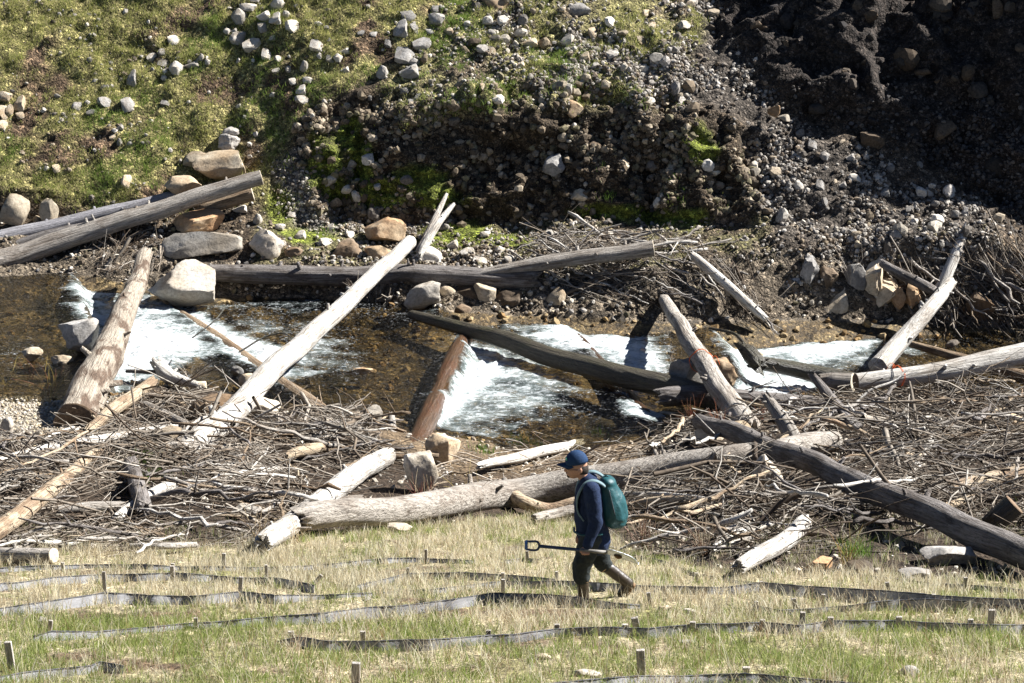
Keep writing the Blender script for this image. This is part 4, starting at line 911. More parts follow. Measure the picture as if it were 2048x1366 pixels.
# ------------------------------------------------------------------ driftwood twigs: the larger ones are things, the rest one tangled mass per pile
PILES = [ # name, polygon (px), count, pile height m, mean direction deg, spread deg, length range, mass label
 ('left', [(-60, 905), (60, 880), (180, 880), (250, 800), (330, 790), (470, 830), (560, 835), (700, 830), (770, 850), (790, 900), (690, 980), (560, 1070), (480, 1098), (250, 1112), (120, 1098), (-60, 1095)], 3600, .42, 24, 72, (.35, 2.0), 'tangle of small bleached twigs on the left of the near bank'),
 ('right', [(1290, 850), (1420, 860), (1470, 800), (1600, 815), (1740, 790), (1830, 770), (1960, 748), (2100, 750), (2130, 1080), (1930, 1070), (1800, 1090), (1640, 1110), (1430, 1118), (1290, 1105), (1240, 1000), (1300, 960)], 4400, .50, 12, 85, (.35, 2.1), 'tangle of small grey twigs on the right of the near bank'),
 ('middle', [(800, 930), (930, 905), (1150, 880), (1300, 880), (1330, 960), (1200, 990), (1060, 1000), (980, 990), (800, 985)], 420, .12, 20, 45, (.25, 1.2), 'loose twigs on the mud in the middle of the near bank'),
 ('far', [(1060, 560), (1100, 490), (1200, 465), (1330, 470), (1420, 500), (1530, 615), (1490, 630), (1330, 600), (1240, 595), (1150, 590)], 750, .2, -20, 40, (.3, 2.0), 'tangle of small twigs in the heap on the far bank'),
 ('pool', [(1800, 570), (1890, 540), (1960, 510), (2110, 520), (2110, 650), (1960, 650), (1850, 640)], 600, .3, -22, 40, (.3, 2.0), 'tangle of dark twigs above the calm pool at the right edge'),
 ('corner', [(180, 470), (320, 440), (320, 530), (250, 600), (190, 560)], 260, .35, 70, 40, (.2, .9), 'tangle of roots behind the leaning bark log'),
 ('root', [(690, 545), (780, 550), (780, 600), (700, 610)], 90, .2, 60, 50, (.2, .8), 'hanging rootlets below the level log'),
]
TWC = np.array([(.12, .088, .062), (.19, .148, .108), (.27, .225, .175), (.34, .295, .24), (.42, .38, .325), (.46, .42, .365)])
def stick_paths(p0, ang, L, lift, tilt, bend, rng, K=6):
    n = len(p0); t = np.linspace(-.5, .5, K)
    dx, dy = np.cos(ang), np.sin(ang)
    X = p0[:, 0:1] + dx[:, None] * L[:, None] * t; Y = p0[:, 1:2] + dy[:, None] * L[:, None] * t
    za = np.array([ground(x, y) for x, y in zip(X[:, 0], Y[:, 0])]); zb = np.array([ground(x, y) for x, y in zip(X[:, -1], Y[:, -1])])
    zc = p0[:, 2]
    za = np.clip(za, zc - .4 * L - .1, zc + .4 * L + .1); zb = np.clip(zb, zc - .4 * L - .1, zc + .4 * L + .1)
    Z = za[:, None] + (zb - za)[:, None] * (t + .5); Z = np.maximum(Z, 0 * Z + (zc[:, None] - .25 * L[:, None])) + lift[:, None] + tilt[:, None] * L[:, None] * t
    b1 = bend * L * rng.uniform(-1, 1, n); b2 = bend * L * rng.uniform(-1, 1, n); b3 = bend * .5 * L * rng.uniform(-1, 1, n)
    par = (.25 - t ** 2)[None] * 4; s3 = (np.abs(((t * 2.7 + .3) % 1) - .5) * 4 - 1)[None]
    X = X - dy[:, None] * (b1[:, None] * par + b3[:, None] * s3); Y = Y + dx[:, None] * (b1[:, None] * par + b3[:, None] * s3); Z = Z + np.abs(b2)[:, None] * par * .8
    return np.stack([X, Y, Z], -1)
rng = np.random.default_rng(77)
LA = np.concatenate([c_[::3] for c_, r_ in LOGBASE if r_.max() > .07]); LR = np.concatenate([r_[::3] for c_, r_ in LOGBASE if r_.max() > .07])
def clear_of_logs(p):
    """0 where a trunk lies on the spot or just behind it, 1 away from trunks: twigs do not bury the trunks"""
    out = np.ones(len(p))
    for i in range(len(p)):
        d = p[i] - LA
        if np.any((np.abs(d[:, 0]) < LR + .22) & (d[:, 1] > -.85 - LR) & (d[:, 1] < LR + .1)): out[i] = 0
    return out
for (nm, poly, cnt, ph, mean, spread, (l0, l1), lab) in PILES:
    wgt = pmask(FPX, FPY, poly, 12) * ((FPX > -100) & (FPX < 2150)) * ((frow >= 8) if nm in ('far', 'pool', 'corner', 'root') else (frow <= 5))
    edge = sstep(0, 60, poly_sd(FPX, FPY, poly)) * .7 + .3
    den = wgt * (sstep(-.2, .25, fbm(fc * np.array([1.0, .7, 1.0]), 3, 401)) * .92 + .08)
    p, nn, k = scatter(den, cnt, rng)
    L = l0 + (l1 - l0) * rng.random(cnt) ** 3.2; ang = np.radians(mean + 75 * fbm(p * 1.1, 2, 431) + spread * rng.normal(0, .75, cnt)) + math.pi * (rng.random(cnt) < .5)
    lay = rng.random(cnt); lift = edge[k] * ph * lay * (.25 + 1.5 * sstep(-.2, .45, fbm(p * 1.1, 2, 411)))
    lift = lift * (.12 + .88 * clear_of_logs(p))
    r0 = (.003 + .0085 * rng.random(cnt) ** 2.2) * (1 + .35 * L) * np.where(rng.random(cnt) < .07, 2.8, 1.0); tilt = rng.normal(0, .34, cnt)
    if nm in ('corner', 'root'): tilt = rng.normal(0, .7, cnt)
    Pp = stick_paths(p, ang, L, lift + .01, tilt, .075, rng)
    Rr = r0[:, None] * np.linspace(1.1, .45, 6)[None]
    V, Fc = tubes(Pp, Rr, 4, False)
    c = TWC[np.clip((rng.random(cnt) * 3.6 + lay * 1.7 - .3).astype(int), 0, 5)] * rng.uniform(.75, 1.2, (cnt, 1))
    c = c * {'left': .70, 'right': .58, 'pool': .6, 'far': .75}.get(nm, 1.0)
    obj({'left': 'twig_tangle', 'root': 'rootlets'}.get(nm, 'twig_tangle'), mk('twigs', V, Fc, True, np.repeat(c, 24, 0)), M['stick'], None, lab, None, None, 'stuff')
CLR = np.ones(len(fc)); kk_ = np.where((FPX > -60) & (FPX < 2110) & (FPY > 460) & (FPY < 1130) & ((frow <= 5) | (frow >= 8)))[0]; CLR[kk_] = clear_of_logs(fc[kk_])
# larger sticks: shared shapes, each a thing of its own
SV = []
for j in range(14):
    r_ = np.random.default_rng(500 + j); K = 12; t = np.linspace(0, 1, K)
    a1, a2, a3 = r_.uniform(-.085, .085, 3)
    ax = np.stack([t * 2.0 - 1.0, a1 * np.sin(t * math.pi) + a2 * .4 * np.sin(t * 5.5) + .028 * r_.normal(size=K), a3 * .5 * np.sin(t * math.pi * 1.5) + .022 * r_.normal(size=K)], -1)
    rr = np.interp(t, [0, .1, .8, 1], [.024, .03, .02, .010]) * (1 + .15 * r_.normal(size=K)).clip(.7, 1.3)
    v1, f1 = tubes(ax[None], rr[None], 8)
    allv, allq, allt, nv = [v1], [f1[0]], [f1[1]], len(v1)
    for b in range(r_.integers(0, 4)):
        i = r_.integers(2, K - 2); dr = np.array([r_.uniform(.2, .9), *r_.normal(0, .6, 2)]); dr /= np.linalg.norm(dr); ln = r_.uniform(.12, .55)
        tp = np.linspace(0, 1, 5); bp = ax[i] + dr * (tp[:, None] * ln) + np.array([0, 1, 1]) * (r_.normal(0, .05) * tp ** 2)[:, None]
        v2, f2 = tubes(bp[None], np.interp(tp, [0, 1], [rr[i] * .6, .004])[None], 5)
        allv.append(v2); allq.append(f2[0] + nv); allt.append(f2[1] + nv); nv += len(v2)
    SV.append((np.concatenate(allv), [np.concatenate(allq), np.concatenate(allt)]))
SMESH = {}
LABS = {'left': ('bare driftwood stick lying in the tangled pile on the left near bank', 'sticks in the left pile', 92, ['grey_wood', 'grey_wood', 'tan_wood', 'white_wood', 'charcoal_wood', 'brown_wood']),
        'right': ('bare driftwood stick lying in the tangled pile on the right near bank', 'sticks in the right pile', 100, ['grey_wood', 'white_wood', 'charcoal_wood', 'charcoal_wood', 'brown_wood', 'tan_wood']),
        'middle': ('bare stick lying on the mud between the two driftwood piles', 'sticks on the mud', 16, ['white_wood', 'tan_wood']),
        'far': ('bare stick in the twig heap on the far bank', 'sticks in the far heap', 44, ['grey_wood', 'white_wood', 'charcoal_wood']),
        'pool': ('bare stick in the dark twig heap above the calm pool', 'sticks above the pool', 36, ['charcoal_wood', 'grey_wood', 'brown_wood'])}
for (nm, poly, cnt, ph, mean, spread, lr, lab) in PILES:
    if nm not in LABS: continue
    lb, gp_, n, mats = LABS[nm]; clr = .15 + .85 * CLR
    wgt = pmask(FPX, FPY, poly, 8) * ((FPX > -20) & (FPX < 2070)) * ((frow >= 8) if nm in ('far', 'pool') else (frow <= 5))
    p, nn, k = scatter(wgt * clr, n, rng); edge = sstep(0, 60, poly_sd(FPX[k], FPY[k], poly)) * .7 + .3
    for i in range(n):
        a = math.radians(mean + 60 * float(fbm(p[i:i + 1] * 1.1, 2, 431)[0]) + spread * rng.normal(0, .7)) + (math.pi if rng.random() < .5 else 0); s = rng.uniform(.45, 1.2) if nm != 'middle' else rng.uniform(.25, .5)
        e = np.array([math.cos(a), math.sin(a)]) * s * .9
        z0, z1 = ground(*(p[i, :2] - e)), ground(*(p[i, :2] + e)); z0, z1 = [float(np.clip(z, p[i, 2] - .5 * s, p[i, 2] + .5 * s)) for z in (z0, z1)]
        mt_ = mats[rng.integers(0, len(mats))]; vi = int(rng.integers(0, 14))
        if (vi, mt_) not in SMESH:
            m_ = mk('stick', SV[vi][0], SV[vi][1], True); m_.materials.append(M[mt_]); SMESH[(vi, mt_)] = m_
        tone = {'grey_wood': 'grey', 'white_wood': 'bleached white', 'tan_wood': 'tan', 'charcoal_wood': 'dark grey', 'brown_wood': 'brown'}[mt_]
        size = 'long' if s > .95 else ('short' if s < .62 else 'medium')
        xs_ = [q_[0] for q_ in poly]; fx = (FPX[k[i]] - min(xs_)) / (max(xs_) - min(xs_)); part = 'left end' if fx < .33 else ('right end' if fx > .67 else 'middle')
        lb2 = {'left': '%s %s driftwood stick at the %s of the left near bank pile', 'right': '%s %s driftwood stick at the %s of the right near bank pile', 'middle': '%s %s stick at the %s of the mud between the piles', 'far': '%s %s stick at the %s of the far bank heap', 'pool': '%s %s stick at the %s of the dark heap above the calm pool'}[nm] % (size, tone, part)
        o = obj('stick', SMESH[(vi, mt_)], None, None, lb2, 'stick', gp_)
        pitch = -math.atan2(z1 - z0, 1.8 * s) + rng.normal(0, .16)
        o.location = (p[i, 0], p[i, 1], (z0 + z1) / 2 + edge[i] * ph * rng.uniform(.35, 1.05) + .02)
        o.rotation_euler = (rng.uniform(0, 6.28), pitch, a); rs = rng.uniform(.6, 1.3); o.scale = (s, s * rs, s * rs)
# ------------------------------------------------------------------ branching driftwood and bare shrubs
def brush(name, root, n, h, spread, r0, colr, label, cat, seed, mat='twig', lean=(0, 0), fork=2, K=7, curl=.25, group=None):
    """many thin stems from one foot, each with a few side shoots"""
    r_ = np.random.default_rng(seed); Ps, Rs = [], []
    t = np.linspace(0, 1, K)
    for i in range(n):
        a = r_.uniform(0, 6.28); ln = h * r_.uniform(.55, 1.0); tl = spread * r_.uniform(.2, 1.0)
        dv = np.array([math.cos(a) * tl + lean[0], math.sin(a) * tl * .7 + lean[1], 1.0]); dv /= np.linalg.norm(dv)
        bend = np.array([r_.normal(0, curl), r_.normal(0, curl), -abs(r_.normal(0, curl * .5))])
        pth = np.array([r_.normal(0, .03), r_.normal(0, .03), -.03]) + dv * (t[:, None] * ln) + bend * (t[:, None] ** 2) * ln
        Ps.append(pth); Rs.append(np.interp(t, [0, 1], [r0 * r_.uniform(.6, 1.1), r0 * .25]))
        for b in range(r_.integers(0, fork + 1)):
            j = r_.integers(1, K - 2); d2 = dv + r_.normal(0, .45, 3); d2[2] = abs(d2[2]); d2 /= np.linalg.norm(d2); l2 = ln * r_.uniform(.2, .5)
            Ps.append(pth[j] + d2 * (t[:, None] * l2)); Rs.append(np.interp(t, [0, 1], [r0 * .45, r0 * .15]))
    V, Fc = tubes(np.array(Ps), np.array(Rs), 4, False); m_ = len(Ps)
    c = np.array(colr)[r_.integers(0, len(colr), m_)] * r_.uniform(.8, 1.2, (m_, 1))
    return obj(name, mk(name, V, Fc, True, np.repeat(c, K * 4, 0)), M[mat], None, label, cat, group, None, root)
def foot(px, py): h, n = hit(px, py); return h
RED = [(.20, .055, .035), (.16, .06, .035), (.24, .10, .05)]; YEL = [(.34, .25, .06), (.28, .22, .07), (.22, .13, .06)]; STRAWC = [(.42, .33, .2), (.30, .22, .13)]
SH = [
 (98, 792, 14, 1.0, .75, .006, YEL + RED, 'bare yellow green willow shoots on the gravel beach by the leaning log', (.1, 0)),
 (15, 780, 10, .9, .7, .006, YEL, 'bare yellow willow shoots at the left edge of the beach', (-.1, 0)),
 (62, 760, 7, .7, .6, .005, RED, 'thin red willow shoots standing at the pool edge', (.1, 0)),
 (940, 1010, 14, .8, .45, .006, YEL, 'yellow stemmed bare shrub below the long grey log', (0, 0)),
 (850, 1030, 22, .75, .75, .006, STRAWC + RED, 'tangled reddish bare shrub in front of the long grey log', (-.1, 0)),
 (780, 1040, 12, .7, .8, .005, STRAWC, 'pale arching bare shrub left of the yellow stemmed one', (.1, 0)),
 (1385, 850, 14, .75, .5, .006, RED, 'red stemmed shoots left of the rope bound grey log foot', (0, 0)),
 (1440, 865, 12, .7, .5, .006, RED, 'red stemmed shoots right of the dark long log end', (0, 0)),
 (1520, 840, 8, .6, .5, .005, RED, 'few red shoots beside the broken grey snag', (0, 0)),
 (1690, 1140, 12, .7, .3, .006, YEL, 'upright yellow brown shoots right of the short pale log', (0, 0)),
 (1290, 1100, 30, .75, .6, .007, [(.20, .12, .08), (.15, .09, .06), (.30, .22, .15)], 'brown bare brush behind the boots of the person', (0, 0)),
 (1345, 1105, 26, .75, .55, .007, [(.20, .12, .08), (.34, .28, .2)], 'dense brown brush right of the shovel blade', (0, 0)),
 (1405, 1110, 22, .65, .6, .006, [(.22, .14, .09), (.36, .3, .22)], 'pale brown brush left of the bleached poles', (0, 0)),
 (520, 1090, 16, .7, .6, .006, STRAWC + [(.12, .08, .05)], 'dark bare brush at the foot of the pale diagonal log', (0, 0)),
 (590, 1085, 12, .6, .6, .005, STRAWC, 'straw coloured brush right of the pale diagonal log foot', (0, 0)),
 (1960, 880, 24, .6, .9, .006, [(.34, .28, .22), (.2, .15, .1)], 'drooping grey root brush at the right edge', (0, -.2)),
 (1990, 1010, 22, .6, .9, .006, [(.36, .30, .24), (.2, .15, .1)], 'fan of pale twigs beside the black stub', (0, -.2)),
 (1700, 565, 5, 1.2, .5, .008, [(.36, .31, .25)], 'forked bare sapling standing against the rock columns', (-.1, -.1)),
 (1990, 560, 22, 1.0, .9, .008, [(.32, .28, .23), (.2, .16, .12)], 'fan of grey branches at the right end of the bank', (.1, -.1)),
 (1130, 500, 8, .9, .5, .008, [(.36, .31, .25)], 'few pale bare branches standing behind the level log', (-.1, 0)),
 (1320, 500, 16, .7, .9, .007, [(.36, .31, .25), (.2, .15, .1)], 'twiggy branch crown at the top of the far heap', (0, 0)),
 (720, 585, 16, .55, 1.0, .007, [(.32, .27, .21), (.18, .13, .09)], 'root plate with hanging roots under the white diagonal log', (0, -.3)),
 (250, 520, 22, .75, .9, .007, [(.17, .12, .08), (.10, .07, .05)], 'dark root plate behind the leaning bark log', (0, -.2)),
 (375, 765, 18, .62, .9, .006, [(.40, .34, .27), (.26, .2, .14)], 'pale twiggy branch over the amber weir log', (.5, 0)),
 (1265, 855, 12, .5, .9, .006, [(.36, .31, .25), (.2, .15, .1)], 'small root clump at the end of the dark weir log', (0, 0)),
 (1345, 720, 10, .45, .9, .006, [(.4, .36, .3), (.2, .15, .1)], 'pale root tuft on top of the pale slanting boulder', (0, 0)),
]
for i_, (px, py, n, h, sp, r0, cl, lb, ln) in enumerate(SH):
    z_ = {375: .2, 1345: -.05, 720: .35, 250: .5}.get(px)
    brush('bare_shrub' if 'shoot' in lb or 'shrub' in lb or 'brush' in lb or 'sapling' in lb else 'dry_branch', foot(px, py) if z_ is None else at_z(px, py, z_), n, h, sp, r0, cl, lb, 'shrub' if 'shoot' in lb or 'shrub' in lb or 'brush' in lb or 'sapling' in lb else 'branch', 600 + i_, lean=ln)
log('driftwood_root', [(318, 722, 30, .55), (338, 748, 30, .42), (365, 758, 18, .38), (395, 770, 14, .32)], 'white_wood', 'curled pale driftwood root at the water left of the amber weir log', ('broken', 'broken'), 151, 3, .22, 14, cat='driftwood', jag=2)
log('thin_branch', [(255, 742, 8, .35), (320, 745, 10, .4)], 'charcoal_wood', 'thin dark branch lying over the upstream foam by the root', ('broken', 'broken'), 153, 0, .1, 8, cat='branch')
log('thin_branch', [(385, 675, 3, .75), (430, 640, 3, 1.0), (452, 612, 2, 1.15)], 'dark_wood', 'thin black twig rising out of the rapid left of the white log', ('broken', 'broken'), 154, 0, .1, 6, cat='branch')
log('thin_branch', [(478, 704, 4, .5), (540, 670, 4, .75), (565, 666, 3, .8), (590, 685, 2, .75)], 'dark_wood', 'bent black twig over the rapid touching the white log', ('broken', 'broken'), 155, 0, .1, 6, cat='branch')
log('thin_branch', [(1420, 655, 5, .0), (1470, 668, 7, .05), (1490, 690, 7, .0)], 'dark_wood', 'thin black branch dipping into the right rapid', ('broken', 'broken'), 156, 0, .1, 8, cat='branch')
log('root_stub', [(1478, 690, 14, .0), (1500, 708, 34, -.1), (1520, 730, 30, -.2)], 'dark_wood', 'knobbly black root end of the dark wet log', ('broken', 'broken'), 157, 4, .35, 12, cat='driftwood', jag=2)
log('thin_branch', [(330, 800, 5, None), (450, 835, 6, None), (560, 838, 5, None), (600, 815, 3, None)], 'charcoal_wood', 'long thin dark branch lying over the lower white log', ('broken', 'broken'), 158, 0, .1, 6, cat='branch')
# ------------------------------------------------------------------ grass
def grass_mesh(name, p, nn, h, wdt, colr, rng, lean=.35, droop=.35, label=None, tipmix=.0):
    n = len(p); a = rng.uniform(0, 6.28, n); ln = lean * rng.random(n)
    dv = np.stack([np.cos(a) * ln, np.sin(a) * ln, np.ones(n)], 1) + nn * .25; dv /= np.linalg.norm(dv, axis=1, keepdims=True)
    b = rng.uniform(0, 6.28, n); sd = np.stack([np.cos(b), np.sin(b) * .5, np.zeros(n)], 1) * (wdt / 2)[:, None]
    dr = np.stack([np.cos(a), np.sin(a), np.full(n, -.6)], 1) * (droop * h * rng.random(n))[:, None]
    m1 = p + dv * (h * .55)[:, None] + dr * .25; tp = p + dv * h[:, None] + dr
    V = np.stack([p - sd - nn * .02, p + sd - nn * .02, m1 + sd * .75, m1 - sd * .75, tp], 1).reshape(-1, 3)
    o = (np.arange(n) * 5)[:, None]
    Q = o + np.array([[0, 1, 2, 3]]); Tt = o + np.array([[3, 2, 4]])
    return obj(name, mk(name, V, [Q, Tt], True, np.repeat(colr, 5, 0)), M['grass'], None, label, None, None, 'stuff')
rng = np.random.default_rng(99)
def clumped(p, n, r, rng):
    k = rng.integers(0, len(p), n); q = p[k] + np.concatenate([rng.normal(0, r, (n, 2)), np.zeros((n, 1))], 1)
    return q, k
STRAW = np.array([(.68, .61, .43), (.60, .52, .35), (.75, .70, .54), (.48, .39, .25)]); GREEN = np.array([(.22, .275, .07), (.29, .33, .105), (.16, .215, .05), (.36, .365, .15)]); BROWN = np.array([(.20, .12, .06), (.28, .17, .09)])
gm = ((frow <= 2) & (FPX > -120) & (FPX < 2170) & (FPY < 1420)).astype(float)
gn = fbm(fc * np.array([.55, .8, .8]), 3, 501); gn2 = fbm(fc * 1.7, 3, 511)
foot_clear = 1 - .8 * np.exp(-(((FPX - 1200) / 75) ** 2 + ((FPY - 1200) / 28) ** 2))
bare = foot_clear * (1 - sstep(.22, .45, fbm(fc * np.array([1.1, 1.6, 1]), 3, 131)) * .75)
greenf = np.clip(.12 + .85 * sstep(1165, 1285, FPY + gn * 70) + .25 * sstep(.1, .4, gn), 0, .95)
greenf = np.where((FPX < 700) & (FPY < 1215), greenf * .25, greenf)
greenf = np.where((FPX > 600) & (FPX < 1150) & (FPY < 1085), np.maximum(greenf, .5), greenf)
def near_grass(name, n, wgt, hr, wr, pal_fn, label, lean, droop, seed, clump_r=.035, per=14):
    r_ = np.random.default_rng(seed); c, cn, k0 = scatter(wgt, max(1, n // per), r_)
    q, ci = clumped(c, n, clump_r, r_); hh = hr[0] + (hr[1] - hr[0]) * r_.random(n) ** 1.5 * r_.uniform(.6, 1.0, len(c))[ci]
    q[:, 2] -= .01; slope = cn[ci]; off = q - c[ci]; q[:, 2] += -(slope[:, 0] * off[:, 0] + slope[:, 1] * off[:, 1]) / np.maximum(slope[:, 2], .3)
    return grass_mesh(name, q, slope, hh, r_.uniform(wr[0], wr[1], n), pal_fn(k0[ci], n, r_), r_, lean, droop, label)
near_grass('dry_grass', 52000, gm * (1 - greenf) * bare * (.35 + sstep(-.3, .3, gn2)), (.05, .28), (.005, .010), lambda k, n, r: STRAW[r.integers(0, 4, n)] * r.uniform(.8, 1.15, (n, 1)), 'pale straw coloured dry grass on the near bank', .55, .5, 701)
near_grass('green_grass', 85000, gm * (greenf + .10) * bare * (.35 + sstep(-.3, .3, -gn2)), (.04, .19), (.004, .009), lambda k, n, r: GREEN[r.integers(0, 4, n)] * r.uniform(.8, 1.25, (n, 1)), 'short green grass on the near bank', .7, .5, 702)
near_grass('straw_stalks', 9000, gm * sstep(1200, 1260, FPY) * (.3 + sstep(-.1, .3, gn2)), (.15, .5), (.0025, .0045), lambda k, n, r: np.concatenate([STRAW, BROWN])[r.integers(0, 6, n)] * r.uniform(.8, 1.1, (n, 1)), 'long dry stalks standing over the green grass', .9, .9, 703, .09, 7)
near_grass('edge_grass', 7000, ((frow == 3) & (FPX > -60) & (FPX < 2100)) * sstep(1010, 1080, FPY) + 0.0, (.06, .28), (.003, .006), lambda k, n, r: np.concatenate([STRAW, GREEN[:2]])[r.integers(0, 6, n)] * r.uniform(.7, 1.1, (n, 1)), 'dry grass growing into the edge of the driftwood', .6, .5, 704)
# far grassy slope
fg = fm['g'] * inv * (.25 + sstep(-.25, .2, -nz[fa])) + fm['r'] * inv * 1.3 * sstep(-.2, .25, fbm(fc * 1.5, 3, 521)) + fm['ch'] * inv * .1
OLIVE = np.array([(.36, .355, .12), (.30, .31, .09), (.46, .42, .20), (.22, .25, .065), (.54, .48, .28)])
def far_col(k, n, r):
    c = OLIVE[np.clip((r.random(n) * 4 + 1.2 * (gfar[k])).astype(int), 0, 4)] * r.uniform(.7, 1.2, (n, 1))
    g = sstep(.12, .4, glush[k])[:, None]; return c * (1 - g) + np.array([.17, .235, .05]) * g
gfar = fbm(fc * .8, 3, 531); glush = fbm(fc * .7, 3, 541) + .35 * sstep(430, 560, FPX) * (FPY > 90)
near_grass('slope_grass', 105000, fg, (.05, .20), (.007, .014), far_col, 'olive tussock grass on the far slope', .9, .7, 711, .06, 26)
tg = (fm['t'] * .5 + moss[fa] * 1.2) * inv
near_grass('terrace_grass', 6000, tg * (frow >= 8), (.02, .10), (.005, .010), lambda k, n, r: np.array([(.16, .20, .03), (.22, .24, .05), (.12, .17, .03)])[r.integers(0, 3, n)], 'mossy green growth on the terrace and cliff foot', 1.0, .5, 712, .08, 22)
# clumps one can tell apart
def tuft(px, py, n, h, r, pal, label, seed, z=None):
    f_ = foot(px, py) if z is None else at_z(px, py, z); r_ = np.random.default_rng(seed)
    p = np.concatenate([r_.normal(0, r, (n, 2)), np.zeros((n, 1))], 1); hh = h * r_.uniform(.5, 1.0, n)
    p[:, 2] = [ground(f_.x + a, f_.y + b) - f_.z for a, b in p[:, :2]] if z is None else 0
    g = grass_mesh('grass_tuft', p, np.tile([0, 0, 1.0], (n, 1)), hh, r_.uniform(.005, .01, n), np.array(pal)[r_.integers(0, len(pal), n)], r_, .6, .6, label)
    del g['kind']; g['category'] = 'grass tuft'; g.location = f_; return g
LUSH = [(.12, .22, .03), (.17, .26, .05), (.09, .16, .025)]
for i_, (px, py, n, h, r, lb, z) in enumerate([
    (290, 925, 160, .38, .16, 'bright green grass clump left of the foot of the white log', None), (305, 962, 120, .28, .14, 'drooping green grass clump under the pale split log', None),
    (968, 905, 80, .26, .12, 'green sedge at the edge of the turquoise pool outflow', None), (1042, 890, 110, .34, .12, 'tall green sedge clump in the shallows', None), (1080, 896, 60, .24, .10, 'small sedge right of the tall sedge clump', None),
    (1200, 868, 50, .28, .10, 'dull green sedge near the mud bank', None), (1712, 1112, 130, .34, .10, 'vivid green grass clump right of the short pale log', None),
    (1215, 425, 60, .22, .10, 'bright green tuft at the foot of the dark cliff', None), (1355, 432, 70, .2, .12, 'bright green tuft at the right end of the cliff foot', None), (1010, 985, 50, .22, .1, 'green tuft behind the long grey log', None)]):
    tuft(px, py, n, h, r, LUSH, lb, 800 + i_, z)
# ------------------------------------------------------------------ silt fences: fabric strip stapled to wooden stakes
def mat_fabric():
    m, nt, out = new_mat('silt_fabric'); k = N(nt); v = coords(k)
    n1 = k.noise(coords(k, (3, 3, 14)), 1.0, 5, .6); wv = k.noise(coords(k, (120, 120, 120)), 1.0, 2)
    c = k.ramp(n1, [(.3, (.22, .218, .22)), (.7, (.37, .367, .37))])
    nb = k.bump(k.math('ADD', n1, k.math('MULTIPLY', wv, .2)), .6, .03)
    p = k.bsdf(c, .6, nb, .35); t = k.n('ShaderNodeBsdfTranslucent'); k.l(c, t.inputs[0]); mx = k.n('ShaderNodeMixShader'); mx.inputs[0].default_value = .4
    k.l(p.outputs[0], mx.inputs[1]); k.l(t.outputs[0], mx.inputs[2]); k.l(mx.outputs[0], out.inputs[0]); return m
M['fabric'] = mat_fabric(); M['hem'] = mat_plain('fence_hem', (.055, .055, .062), .6, .3, .3, 20)
M['stake'] = mat_wood('stake_wood', (.42, .385, .34), (.34, .305, .26), (.18, .15, .12), crack=.6)
